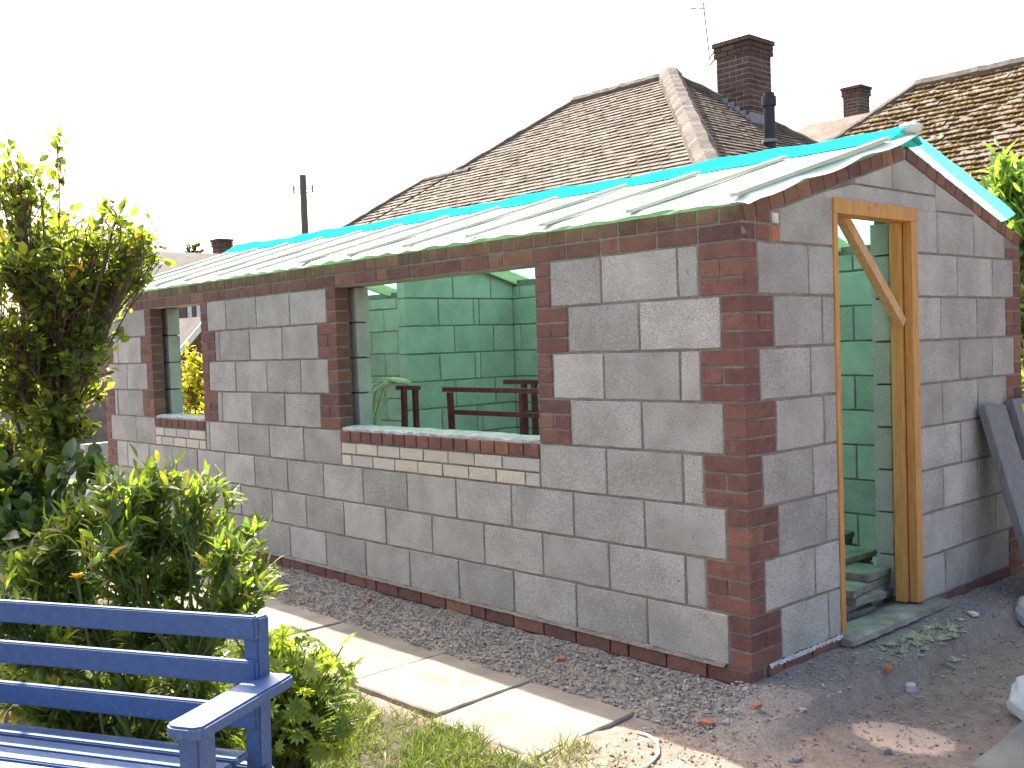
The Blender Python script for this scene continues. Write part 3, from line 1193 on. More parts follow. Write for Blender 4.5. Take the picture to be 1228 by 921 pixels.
def slab_mesh(w, d, h, seed):
    r = random.Random(seed)
    m = MB()
    n = 8
    ring = []
    for i in range(n):
        ring.append((i / n, 0))
    for i in range(n):
        ring.append((1, i / n))
    for i in range(n):
        ring.append((1 - i / n, 1))
    for i in range(n):
        ring.append((0, 1 - i / n))
    jt = [(r.uniform(-.004, .004), r.uniform(-.004, .004)) for _ in ring]
    lv = []
    for ins, z in ((0, -h), (0, -.006), (.006, 0)):
        lv.append([((u - .5) * (w - 2 * ins) + j[0], (v - .5) * (d - 2 * ins) + j[1], z) for (u, v), j in zip(ring, jt)])
    k = len(ring)
    for L_ in lv:
        m.v += L_
    for a in range(2):
        for i in range(k):
            j = (i + 1) % k
            m.f.append((a * k + i, a * k + j, (a + 1) * k + j, (a + 1) * k + i))
    m.f.append(tuple(2 * k + i for i in range(k)))
    return m


for i, (x, y, rz, dz, w_) in enumerate([(-.60, -.70, .045, 0, .60), (-1.235, -.668, .03, .004, .635), (-2.015, -.66, .012, -.002, .905), (-2.935, -.655, .004, .003, .91), (-3.85, -.65, -.008, -.001, .90)]):
    link('paving_slab', slab_mesh(w_, .605, .038, i), 'paving', path, (x, y, -.140 + dz), (.004 * (-1) ** i, .003 * (-1) ** (i // 2), rz))
# sunlit concrete beyond the far end of the workshop
link('yard', MB().box(-12.5, -7.05, -1.4, 1.6, -.2, -.128), 'path_concrete', kind='structure')

# gravel along the wall and stones scattered over the dirt
def stones_mesh(n, sampler, smin, smax, seed, lift=.2):
    rs = np.random.RandomState(seed)
    base = np.array([(1, 0, 0), (-1, 0, 0), (0, 1, 0), (0, -1, 0), (0, 0, 1), (0, 0, -1), (.62, .62, .5), (-.6, .55, -.5), (.5, -.6, .55)], float)
    base = base[:6]
    faces = np.array([(0, 2, 4), (2, 1, 4), (1, 3, 4), (3, 0, 4), (2, 0, 5), (1, 2, 5), (3, 1, 5), (0, 3, 5)])
    V, F = [], []
    for i in range(n):
        x, y = sampler(rs)
        s = smin + (smax - smin) * rs.rand() ** 3
        b_ = base * (rs.rand(6, 1) * .5 + .75) + rs.randn(6, 3) * .18
        b_ *= np.array([1, rs.uniform(.6, 1), rs.uniform(.4, .8)]) * s
        a = rs.rand() * 6.28
        R_ = np.array([[math.cos(a), -math.sin(a), 0], [math.sin(a), math.cos(a), 0], [0, 0, 1]])
        b_ = b_ @ R_.T
        V.append(b_ + np.array([x, y, GZ(x, y) + s * lift]))
        F.append(faces + 6 * i)
    me = bpy.data.meshes.new('stones')
    V = np.concatenate(V)
    F = np.concatenate(F)
    me.from_pydata(V.tolist(), [], F.tolist())
    at_ = me.attributes.new('rnd', 'FLOAT', 'POINT')
    at_.data.foreach_set('value', np.repeat(rs.rand(n), 6).astype(np.float32))
    return me


b = NB('gravel_mix')
a_ = b.n('ShaderNodeAttribute', attribute_name='rnd')
col = b.ramp(a_.outputs['Fac'], [(0, (.165, .152, .138)), (.4, (.25, .23, .206)), (.8, (.33, .305, .275)), (.93, (.44, .41, .37)), (.97, (.26, .14, .10)), (1, (.22, .10, .07))])
b.done(b.bsdf(col, .9, .2))


def strip(rs):
    while True:
        x = rs.uniform(-5.2, .05)
        y = -.02 - .40 * rs.rand()
        if not (-.42 > y and x < -.3):
            return x, y


link('gravel', stones_mesh(15000, strip, .003, .012, 1), 'gravel_mix', kind='stuff')


def yard(rs):
    while True:
        x, y = rs.uniform(-.25, 1.6), rs.uniform(-.9, 2.6)
        d = min(abs(y), 9) if x < .1 else x
        if x < .03 and y > -.02:
            continue
        if x < -.2 and y < -.35:
            continue
        if rs.rand() < math.exp(-max(0, (x - .1)) * 2.2) + .10:
            return x, y


link('rubble_gravel', stones_mesh(7000, yard, .002, .010, 2), 'gravel_mix', kind='stuff')


def chunk(name, mat, loc, size, seed, label, cat, rot=0):
    r = random.Random(seed)
    bm = bmesh.new()
    bmesh.ops.create_icosphere(bm, subdivisions=2, radius=1)
    for v in bm.verts:
        k = .8 + r.random() * .35
        v.co = Vector((max(-.75, min(.75, v.co.x * k)) * size[0], max(-.7, min(.7, v.co.y * k)) * size[1], max(-.65, min(.65, v.co.z * k)) * size[2]))
    me = bpy.data.meshes.new(name)
    bm.to_mesh(me)
    bm.free()
    o = link(name, me, mat, None, loc, (0, 0, rot))
    return tag(o, label, cat)


def onground(u, v, z=-.13):
    d = CF + CR * ((u - 614) / FPX) + CD * ((v - 460.5) / FPX)
    for _ in range(4):
        t_ = (z - CAM.z) / d.z
        p = CAM + d * t_
        z = GZ(p.x, p.y)
    return p


for i, (u, v, sz, mat, lab, cat, nm) in enumerate([
    (847, 869, (.045, .022, .016), 'terracotta', 'broken orange brick fragment on the dirt near the corner of the workshop', 'brick fragment', 'brick_fragment'),
    (1092, 828, (.028, .03, .028), 'pale_stone', 'pale angular stone chip lying on the dirt before the doorway', 'stone', 'stone_chip'),
    (908, 848, (.026, .016, .012), 'terracotta', 'small flat terracotta shard on the gravel beside the brick corner', 'brick fragment', 'brick_shard'),
    (1066, 804, (.03, .022, .02), 'terracotta', 'reddish brick lump on the rubble below the door sill', 'brick fragment', 'brick_lump'),
    (964, 854, (.02, .018, .015), 'gravel_stone', 'grey stone on the dirt beside the corner gravel', 'stone', 'grey_stone'),
    (871, 869, (.018, .018, .014), 'gravel_stone', 'small grey pebble next to the orange brick fragment', 'stone', 'pebble'),
    (1062, 903, (.028, .02, .018), 'slate_tile', 'dark lump of stone beside the sandy patch', 'stone', 'dark_stone'),
    (955, 912, (.02, .02, .012), 'gravel_stone', 'grey pebble alone on bare dirt before the sandy patch', 'stone', 'lone_pebble'),
    (1167, 737, (.045, .03, .012), 'pale_stone', 'flat pale stone flake near the leaning boards', 'stone', 'stone_flake'),
    (442, 721, (.025, .02, .02), 'terracotta', 'orange brick piece on the gravel at the foot of the long wall', 'brick fragment', 'brick_piece'),
    (673, 792, (.03, .02, .014), 'terracotta', 'pinkish brick sliver on the gravel strip beside the paving slabs', 'brick fragment', 'brick_sliver'),
]):
    p = onground(u, v)
    chunk(nm, mat, (p.x, p.y, p.z + sz[2] * .45), sz, i, lab, cat, .7 * i)

# thin hose end on the ground
pts = [onground(*q) + Vector((0, 0, .006)) for q in ((764, 880), (778, 884), (788, 893), (790, 905), (783, 914), (774, 921), (760, 926))]
t = link('cable', MB().tube(pts, .006, 6), 'rope')
tag(t, 'short curl of pale cable lying on the dirt past the last slab', 'cable')

# heap of tan plaster rubble below the door sill
rough_mat('plaster_rubble', (.24, .22, .15), (.36, .33, .24), 20, 120, .3, 0)
link('plaster_rubble', stones_mesh(170, lambda rs: (abs(rs.randn()) * .10 + .14, 1.12 + rs.randn() * .22), .008, .035, 31), 'plaster_rubble', kind='stuff')

# ------------------------------------------------------------------ boards, sacks and slab by the gable
def board(name, label, a, c, w, th, extra=None):
    t = thing(name, label, 'board', (a[0], a[1], a[2]))
    d = (Vector(c) - Vector(a)).normalized()
    m = MB().bar(a, c, w, th, (1, 0, .3))
    me = m.mesh('plank')
    bm = bmesh.new()
    bm.from_mesh(me)
    bmesh.ops.bevel(bm, geom=bm.edges[:], offset=.003, segments=1, affect='EDGES')
    bm.to_mesh(me)
    bm.free()
    link('plank', me, 'grey_board', t)
    return t


board('leaning_board', 'thick grey board leaning on the gable wall beside the doorway', (.36, 2.27, GZ(.36, 2.27) + .01), (.035, 2.31, .965), .27, .045)
t = board('leaning_board', 'dark grey board with a yellow label leaning at the end of the gable', (.34, 2.68, -.11), (.035, 2.68, .985), .27, .045)
link('label_patch', MB().bar((.066, 2.71, .955), (.088, 2.71, .88), .14, .004, (1, 0, .3)), 'yellow_label', t)


def sack(name, label, loc, r, seed):
    bm = bmesh.new()
    bmesh.ops.create_icosphere(bm, subdivisions=4, radius=1)
    for v in bm.verts:
        c = v.co.copy()
        k = 1 + .06 * math.sin(c.x * 7 + seed) * math.sin(c.y * 6 + c.z * 4) + .03 * math.sin(c.z * 17 + c.x * 9)
        z = c.z * k
        if z < -.55:
            z = -.55 - (z + .55) * .02
        v.co = Vector((c.x * k * r[0] * (1 - .2 * max(0, c.z)), c.y * k * r[1] * (1 - .2 * max(0, c.z)), (z + .55) * r[2]))
    me = bpy.data.meshes.new(name)
    bm.to_mesh(me)
    bm.free()
    me.polygons.foreach_set('use_smooth', [True] * len(me.polygons))
    t = thing(name, label, 'sack', loc)
    link('bag', me, 'sack', t, loc)
    nk = MB().tube([Vector(loc) + Vector((0, 0, 1.5 * r[2])), Vector(loc) + Vector((.01, 0, 1.5 * r[2] + .03)), Vector(loc) + Vector((.02, .01, 1.5 * r[2] + .07))], [.03, .018, .035], 8)
    link('neck', nk, 'sack', t)
    return t


sack('rubble_sack', 'full white rubble sack on the dirt in front of the boards', (.955, .65, GZ(.955, .65) - .005), (.17, .17, .125), 1)
sack('rubble_sack', 'white rubble sack leaning at the foot of the boards', (.395, 2.0, GZ(.395, 2.0) - .005), (.12, .13, .115), 2)
o = link('loose_slab', slab_mesh(.6, .6, .04, 77), 'grey_paving', None, (1.215, .235, -.105), (0, 0, .07))
tag(o, 'loose grey paving slab lying on the dirt beside the white sack', 'paving slab')

# ------------------------------------------------------------------ bench
TH = math.radians(28)
BO = Vector((-.13, -2.09, 0))
BR_, BB = Vector((math.cos(TH), math.sin(TH), 0)), Vector((-math.sin(TH), math.cos(TH), 0))
bench = thing('garden_bench', 'blue painted wooden garden bench with slatted back and flat arms', 'bench', (BO.x, BO.y, -.15))


def bl(r_, b_, z):
    return BO + BR_ * r_ + BB * b_ + Vector((0, 0, z))


def bev_part(name, m, parent, mat='blue_paint', off=.005, seg=2):
    me = m.mesh(name) if isinstance(m, MB) else m
    bm = bmesh.new()
    bm.from_mesh(me)
    bmesh.ops.bevel(bm, geom=bm.edges[:], offset=off, segments=seg, affect='EDGES')
    bm.to_mesh(me)
    bm.free()
    return link(name, me, mat, parent)


BLN = -1.36
for r0 in (-.052, BLN + .045):
    rp = r0 - .045 if r0 > -.5 else r0 + .045
    bev_part('back_leg', MB().bar(bl(rp + .01, -.02, -.16), bl(rp + .01, -.045, .20), .055, .07, BB).bar(bl(rp + .01, -.047, .195), bl(rp - .008, -.005 - .0, .636), .05, .06, BB), bench)
    bev_part('front_leg', MB().bar(bl(r0, -.37, -.16), bl(r0, -.37, .432), .062, .075, BB), bench)
    bev_part('side_rail', MB().bar(bl(r0, -.35, .19), bl(r0, -.07, .175), .04, .07), bench)
    # arm with a rounded front end
    m = MB()
    prof = [(-.435, -.028), (-.43, -.04), (-.415, -.056), (-.05, -.056), (.012, -.054), (.012, .054), (-.05, .056), (-.415, .056), (-.43, .04), (-.435, .028)]
    k = len(prof)
    m.v = [tuple(bl(r0 + q, p, .432)) for p, q in prof] + [tuple(bl(r0 + q, p, .468)) for p, q in prof]
    m.f = [tuple(range(k - 1, -1, -1)), tuple(range(k, 2 * k))] + [(i, (i + 1) % k, k + (i + 1) % k, k + i) for i in range(k)]
    bm = bmesh.new()
    me = m.mesh('arm')
    bm.from_mesh(me)
    bmesh.ops.recalc_face_normals(bm, faces=bm.faces)
    bm.to_mesh(me)
    bm.free()
    bev_part('arm', me, bench, off=.006)
for z0, z1 in ((.580, .648), (.452, .520), (.325, .392)):
    bev_part('back_slat', MB().bar(bl(BLN + .02, -.062 + .045 * (z0 - .3) , (z0 + z1) / 2), bl(-.075, -.062 + .045 * (z0 - .3), (z0 + z1) / 2), .022, z1 - z0), bench, off=.004)
for k in range(5):
    bev_part('seat_slat', MB().bar(bl(BLN + .02, -.125 - k * .078, .262 - .004 * (k % 2)), bl(-.09, -.125 - k * .078, .262 - .004 * (k % 2)), .066, .022), bench, off=.004)
bev_part('front_rail', MB().bar(bl(BLN + .05, -.40, .20), bl(-.05, -.40, .20), .03, .07), bench)
bev_part('back_rail', MB().bar(bl(BLN + .05, -.055, .19), bl(-.05, -.055, .19), .03, .06), bench)

# ------------------------------------------------------------------ foliage helpers
def leaf_shape(kind):
    if kind == 'lance':
        w = [.02, .09, .13, .12, .07, .0]
        ys = [0, .18, .4, .62, .82, 1]
        droop = .18
    elif kind == 'oval':
        w = [.03, .22, .30, .27, .15, .0]
        ys = [0, .2, .42, .65, .85, 1]
        droop = .12
    else:     # blade
        w = [.03, .03, .02, .0]
        ys = [0, .4, .75, 1]
        droop = .35
    V, F = [], []
    for y, a in zip(ys, w):
        z = -droop * y * y
        if a == 0:
            V.append((0, y, z))
        else:
            V += [(-a, y, z + a * .35), (0, y, z), (a, y, z + a * .35)]
    k = len(ys) - 1
    for i in range(k - 1):
        q = 3 * i
        F += [(q, q + 1, q + 4, q + 3), (q + 1, q + 2, q + 5, q + 4)]
    q = 3 * (k - 1)
    F += [(q, q + 1, q + 3), (q + 1, q + 2, q + 3)]
    return np.array(V), F


def palmate():
    V, F = [], []
    v0, f0 = leaf_shape('lance')
    for i in range(9):
        a = math.radians(-150 + 300 * i / 8)
        R_ = np.array([[math.cos(a), -math.sin(a), 0], [math.sin(a), math.cos(a), 0], [0, 0, 1]])
        s = .55 * (1 - .12 * abs(i - 4) / 4)
        vv = (v0 * [1.35, 1, 1] * s) @ R_.T
        vv[:, 2] += .10 * np.linalg.norm(vv[:, :2], axis=1)
        n = sum(len(x) for x in V)
        V.append(vv)
        F += [tuple(n + q for q in f) for f in f0]
    return np.concatenate(V), F


LEAF = {k: leaf_shape(k) for k in ('lance', 'oval', 'blade')}
LEAF['palm'] = palmate()
PROTO = {}


def leaf_mats(pos, dirs, ups, size):
    d = dirs / np.linalg.norm(dirs, axis=1, keepdims=True)
    x = np.cross(d, ups)
    x /= np.linalg.norm(x, axis=1, keepdims=True) + 1e-9
    z = np.cross(x, d)
    return x, d, z


def leaves(parent, kind, mat, pos, dirs, ups, size, n_single, seed=0, name='leaf', squash=1.0):
    """the leaves that show largest become parts of their own, the rest one part"""
    pos, dirs, ups, size = map(np.asarray, (pos, dirs, ups, size))
    N = len(pos)
    rs = np.random.RandomState(seed)
    x, d, z = leaf_mats(pos, dirs, ups, size)
    V0, F0 = LEAF[kind]
    V0 = V0 * [squash, 1, 1]
    rel = pos - np.array(CAM)
    dep = rel @ np.array(CF)
    uu = rel @ np.array(CR) / np.maximum(dep, .1)
    vv = rel @ np.array(CD) / np.maximum(dep, .1)
    vis = (np.abs(uu) < .5) & (np.abs(vv) < .375) & (dep > .3)
    face = np.abs((z * rel).sum(1)) / np.linalg.norm(rel, axis=1)
    score = np.where(vis, size / dep * (face + .3) * (1.0 / (dep - dep.min() + .6)), 0)
    order = np.argsort(-score)
    single = set(order[:n_single].tolist())
    if n_single and (kind, mat, squash) not in PROTO:
        me = bpy.data.meshes.new(name)
        me.from_pydata(V0.tolist(), [], F0)
        me.materials.append(MATS[mat])
        me.polygons.foreach_set('use_smooth', [True] * len(F0))
        a = me.attributes.new('rnd', 'FLOAT', 'POINT')
        PROTO[kind, mat, squash] = me
    for i in order[:n_single]:
        o = link(name, PROTO[kind, mat, squash], None, parent)
        mw = Matrix.Identity(4)
        for r_ in range(3):
            mw[r_][0], mw[r_][1], mw[r_][2], mw[r_][3] = x[i, r_], d[i, r_], z[i, r_], pos[i, r_]
        o.matrix_basis = mw @ Matrix.Scale(float(size[i]), 4)
    rest = [i for i in range(N) if i not in single]
    if rest:
        idx = np.array(rest)
        k = len(V0)
        VV = (pos[idx][:, None, :] + size[idx][:, None, None] * (V0[None, :, 0:1] * x[idx][:, None, :] + V0[None, :, 1:2] * d[idx][:, None, :] + V0[None, :, 2:3] * z[idx][:, None, :])).reshape(-1, 3)
        FF = []
        for q in range(len(idx)):
            FF += [tuple(q * k + a for a in f) for f in F0]
        me = bpy.data.meshes.new('foliage')
        me.from_pydata(VV.tolist(), [], FF)
        me.materials.append(MATS[mat])
        me.polygons.foreach_set('use_smooth', [True] * len(FF))
        a = me.attributes.new('rnd', 'FLOAT', 'POINT')
        a.data.foreach_set('value', np.repeat(rs.rand(len(idx)), k).astype(np.float32))
        link('foliage', me, None, parent, kind='stuff')


def shrub(name, label, cat, base, clumps, leaf, mat, lsize, per, n_single, seed, stem_r=.022, stems=5, bark='bark', group=None, twig_r=.004, squash=1.0, updir=.25, fork=.45, lean=None):
    """woody shrub: stems from the base fork to each clump of foliage; clumps are (centre, radius)"""
    rs = np.random.RandomState(seed)
    t = thing(name, label, cat, tuple(base), group)
    base = Vector(base)
    trunk = MB()
    twigs = MB()
    stem_tops = []
    cs = [Vector(c) for c, r in clumps]
    cen = sum(cs, Vector()) / len(cs)
    for s in range(stems):
        tgt = cs[int(rs.randint(len(cs)))]
        top = base.lerp(tgt, fork) + Vector(rs.randn(3) * .05)
        off = Vector((rs.uniform(-.08, .08), rs.uniform(-.08, .08), -.02))
        midp = (base + off).lerp(top, .5) + Vector(rs.randn(3) * .03)
        trunk.tube([base + off, midp, top], [stem_r, stem_r * .8, stem_r * .6], 6)
        stem_tops.append((top, stem_r * .6))
    P_, D_, U_, S_ = [], [], [], []
    for (c, r), k in zip(clumps, range(len(clumps))):
        c = Vector(c)
        top, r0 = min(stem_tops, key=lambda q: (q[0] - c).length)
        midp = top.lerp(c, .55) + Vector(rs.randn(3) * .12 * r)
        kr = min(1, (r / .12))
        trunk.tube([top, midp, c], [r0 * kr, r0 * .6 * kr, twig_r * 1.2 * kr], 5)
        nt = max(4, int(per * (r / .2) ** 2 / 7))
        for q in range(nt):
            v = Vector(rs.randn(3)).normalized()
            v.z = v.z * .8 + .25
            e = c + v * r * (rs.rand() ** .45)
            st = midp.lerp(c, rs.rand())
            twigs.tube([st, st.lerp(e, .5) + Vector(rs.randn(3) * .02), e], [twig_r, twig_r * .7, twig_r * .35], 4, False)
            dd = (e - st)
            for z in range(7):
                f = .35 + .65 * (z + rs.rand()) / 7
                p = st.lerp(e, f) + Vector(rs.randn(3) * .012)
                dv = dd.normalized() * .6 + Vector(rs.randn(3)) * .7 + Vector((0, 0, updir))
                up = Vector((0, 0, 1)) + Vector(rs.randn(3)) * .45
                P_.append(tuple(p)); D_.append(tuple(dv)); U_.append(tuple(up)); S_.append(lsize * rs.uniform(.65, 1.3))
    link('trunk', trunk.mesh('trunk', True), bark, t)
    link('twigs', twigs, bark, t, kind='stuff')
    leaves(t, leaf, mat, P_, D_, U_, S_, n_single, seed, squash=squash)
    return t


def px_clumps(lst, depth, jitter, seed):
    r = random.Random(seed)
    out = []
    for u, v, rad in lst:
        d = depth + r.uniform(-jitter, jitter)
        out.append((at(u, v, d), rad / FPX * d))
    return out


# tall shrub in front of the far end of the workshop
cl = px_clumps([(15, 225, 42), (45, 275, 45), (85, 290, 42), (125, 280, 36), (158, 285, 30), (110, 330, 48), (150, 330, 34), (165, 315, 26), (60, 345, 50), (20, 320, 50), (95, 385, 44),
                (45, 410, 50), (120, 365, 36), (10, 395, 45), (85, 440, 40), (30, 475, 50), (75, 500, 34), (105, 470, 26), (10, 545, 46), (55, 560, 36), (100, 430, 26), (-30, 300, 60), (-40, 430, 60),
                (8, 195, 26), (50, 225, 10), (72, 166, 5), (140, 258, 20), (172, 292, 20), (150, 300, 30), (186, 312, 12), (30, 600, 40), (60, 520, 44), (100, 510, 24), (20, 440, 50), (120, 410, 24), (5, 620, 44), (65, 600, 34)], 5.0, .28, 1)
cl = [(c_, r_ * 1.3) for c_, r_ in cl]
bs = at(60, 430, 5.0)
shrub('tall_shrub', 'tall loose garden shrub with small yellow-green leaves rising beside the far end of the workshop', 'shrub', (bs.x, bs.y, GZ(bs.x, bs.y)), cl, 'oval', 'shrub_leaf', .050, 230, 285, 11, .02, 7, updir=.1)
# broad glossy shrub lower down behind the bench
cl = px_clumps([(20, 590, 45), (60, 620, 45), (25, 640, 45), (75, 570, 22), (-20, 620, 60), (40, 665, 40), (115, 560, 16)], 4.6, .2, 2)
bs = at(30, 620, 4.6)
shrub('laurel_shrub', 'dark glossy broad-leaved shrub at the foot of the tall shrub', 'shrub', (bs.x, bs.y, GZ(bs.x, bs.y)), cl, 'oval', 'glossy_leaf', .085, 190, 140, 12, .014, 5, updir=.45)
# lance leaved bush between the bench and the path
cl = px_clumps([(150, 600, 40), (190, 585, 40), (235, 590, 34), (175, 640, 48), (225, 640, 44), (130, 660, 48), (270, 670, 40), (215, 690, 46), (300, 700, 26), (160, 700, 46), (90, 700, 46), (40, 705, 46),
                (110, 760, 50), (190, 760, 50), (250, 745, 40), (40, 780, 50), (270, 600, 16), (130, 575, 22), (60, 850, 50), (150, 840, 50), (230, 830, 46), (0, 740, 46), (298, 640, 20), (305, 685, 26), (285, 725, 34), (320, 712, 16), (20, 690, 44), (60, 660, 40), (100, 625, 36), (20, 830, 50), (100, 880, 50), (190, 890, 50), (250, 880, 44), (60, 740, 44), (240, 790, 44), (150, 790, 46)], 4.05, .28, 3)
bs = at(170, 700, 4.0)
shrub('lance_leaved_bush', 'big green bush with long pointed glossy leaves growing behind the blue bench', 'bush', (bs.x, bs.y, GZ(bs.x, bs.y)), cl, 'lance', 'lance_leaf', .072, 560, 295, 13, .012, 8, 'green_stem', updir=.35)
# yellow rose bloom and a few dry pinkish leaves at its top
t = thing('yellow_rose', 'single yellow rose bloom among the pointed leaves above the bench', 'flower', tuple(at(93, 694, 3.72)))
rs = np.random.RandomState(5)
c = at(93, 694, 3.72)
for k in range(9):
    a = k * 2.4
    d = Vector((math.cos(a), math.sin(a), .35 + .06 * k))
    P0 = c + Vector((0, 0, .001 * k))
    leaves(t, 'oval', 'petal', [tuple(P0)], [tuple(d)], [(0, 0, 1)], [.034 - .001 * k], 1, k, name='petal', squash=1.5)
link('stem', MB().tube([c, c + Vector((-.03, .05, -.35)), Vector((c.x - .05, c.y + .1, GZ(c.x, c.y)))], .005, 5), 'green_stem', t)
# bright lupin clump beside the arm of the bench
rs = np.random.RandomState(9)
t = thing('lupin_clump', 'bright yellow-green lupin clump with star-shaped leaves beside the bench arm', 'plant', (-.86, -1.72, GZ(-.86, -1.72)))
P_, D_, U_, S_ = [], [], [], []
m = MB()
for k in range(520):
    u = rs.uniform(285, 420)
    v = rs.uniform(752, 905)
    if v < 752 + abs(u - 345) * .75 - 8:
        continue
    e = at(u, v, 3.45 + rs.uniform(-.25, .3))
    b0 = Vector((-.86 + rs.uniform(-.08, .08), -1.72 + rs.uniform(-.08, .08), -.15))
    mid = b0.lerp(e, .6) + Vector((0, 0, .05))
    m.tube([b0, mid, e], [.004, .003, .002], 4, False)
    P_.append(tuple(e))
    dv = Vector(rs.randn(3)) * .6 + Vector((0, 0, .1))
    D_.append(tuple(dv + Vector(((e - b0).x, (e - b0).y, 0)).normalized() * .5))
    U_.append(tuple(Vector((0, 0, 1)) + Vector(rs.randn(3)) * .6))
    S_.append(rs.uniform(.045, .085))
for (u, v) in ((415, 768), (428, 795), (445, 860), (402, 800), (275, 755), (262, 780)):
    e = at(u, v, 3.5)
    b0 = Vector((-.84, -1.68, -.15))
    m.tube([b0, b0.lerp(e, .6) + Vector((0, 0, .06)), e], [.004, .003, .002], 4, False)
    P_.append(tuple(e)); D_.append((.3, .1, .2)); U_.append((.1, -.3, 1)); S_.append(.085)
link('stems', m, 'green_stem', t, kind='stuff')
leaves(t, 'palm', 'lupin_leaf', P_, D_, U_, S_, 150, 9)
# shrub behind the right hand end of the gable
cl = [((-.46 + dx, 3.70 + dy, z + .14), r) for dx, dy, z, r in ((0, 0, 2.25, .26), (.25, 0, 2.15, .28), (-.22, .05, 2.05, .25), (.45, .05, 1.9, .3), (.1, .0, 1.85, .3), (.35, -.05, 2.38, .2), (.1, .0, 1.4, .35), (.5, .05, 1.35, .35), (.3, 0, .9, .4), (.75, .1, 1.7, .35), (.3, 0, .4, .4))]
shrub('leafy_shrub', 'bright leafy shrub reaching above the roof edge behind the gable end', 'shrub', (-.2, 3.8, -.16), cl, 'lance', 'bright_leaf', .13, 150, 120, 21, .03, 4, updir=.5)
# sunlit shrubs seen through the small window
cl = [((-10.2 + dx, 2.55 + dy, z), r) for dx, dy, z, r in ((0, 0, 1.25, .35), (.2, -.25, .95, .35), (-.1, .3, .9, .4), (0, .0, .5, .45), (.1, -.45, .5, .35), (-.3, .5, 1.2, .35), (-.2, .1, .15, .4))]
shrub('golden_shrub', 'sunlit golden-yellow shrub seen through the small window opening', 'shrub', (-10.2, 2.55, -.17), cl, 'oval', 'yellow_leaf', .07, 160, 0, 22, .02, 4)

# grass beside the slabs
rs = np.random.RandomState(14)
P_, D_, U_, S_ = [], [], [], []
n = 0
while n < 24000:
    x, y = rs.uniform(-2.6, .25), rs.uniform(-2.2, -.72)
    edge = -1.02 + .05 * math.sin(x * 6) + .03 * math.sin(x * 17)
    dens = 1.0
    if y > edge and x < -.28:
        continue
    if x > -.28:
        dens = .5 * max(0, 1 - (x + .28) / .4) * (1 if y < -.75 else .0)
        if y > -.62:
            continue
    pn = math.sin(x * 5.1 + 1) * math.sin(y * 7.3) + math.sin(x * 11 + y * 9)
    if pn < -.4 and rs.rand() < .75:
        continue
    if rs.rand() > dens:
        continue
    P_.append((x, y, GZ(x, y) - .012))
    D_.append((rs.randn() * .7, rs.randn() * .7, .9))
    U_.append((rs.randn(), rs.randn(), .3))
    S_.append(rs.uniform(.03, .085))
    n += 1
me_par = None
V0, F0 = LEAF['blade']
gr = thing('grass_tmp', 'x', 'x')
leaves(gr, 'blade', 'grass_blade', P_, D_, U_, S_, 0, 3)
for o in list(gr.children):
    o.name = 'grass'
    o.parent = None
    o['kind'] = 'stuff'
bpy.data.objects.remove(gr)

# ------------------------------------------------------------------ houses
def tile_plane(o, udir, sdir, inside, umax, smax, tw, gauge, seed, wob=.006, th=.02):
    """courses of plain tiles: o = lower left corner, udir along the eaves, sdir up the slope"""
    r = random.Random(seed)
    m = MB()
    u, s = Vector(udir).normalized(), Vector(sdir).normalized()
    nn = u.cross(s).normalized()
    if nn.z < 0:
        nn = -nn
    j = 0
    sv = 0.0
    while sv < smax:
        uv = -(tw / 2 if j % 2 else 0)
        while uv < umax:
            if inside(uv + tw / 2, sv + gauge * .5):
                lift = r.uniform(0, wob)
                w = tw - .006
                a = Vector(o) + u * uv + s * sv + nn * (.012 + lift + .004 * math.sin(uv * 2.1 + sv))
                tl = nn * r.uniform(-.004, .007)
                p = [a, a + u * w + tl, a + u * w + s * (gauge * 1.25) - nn * .018, a + s * (gauge * 1.25) - nn * .018]
                q = [x + nn * (th + r.uniform(-.002, .003)) for x in p[:2]] + [x + nn * th * .9 for x in p[2:]]
                k = len(m.v)
                m.v += [tuple(x) for x in p[:2]] + [tuple(x) for x in q]
                m.f += [(k, k + 1, k + 3, k + 2), (k + 2, k + 3, k + 4, k + 5), (k + 1, k + 4, k + 3), (k, k + 2, k + 5)]
            uv += tw
        sv += gauge
        j += 1
    return m


def ridge_tube(pts, r0, seed, seg=.22):
    rr = random.Random(seed)
    P_ = []
    for a, c in zip(pts[:-1], pts[1:]):
        a, c = Vector(a), Vector(c)
        n = max(2, int((c - a).length / (seg / 2)))
        for i in range(n):
            P_.append(a.lerp(c, i / n) + Vector((rr.uniform(-.008, .008), rr.uniform(-.008, .008), rr.uniform(-.006, .006))))
    P_.append(Vector(pts[-1]))
    return MB().tube(P_, [r0 * rr.uniform(.95, 1.05) for _ in P_], 8)


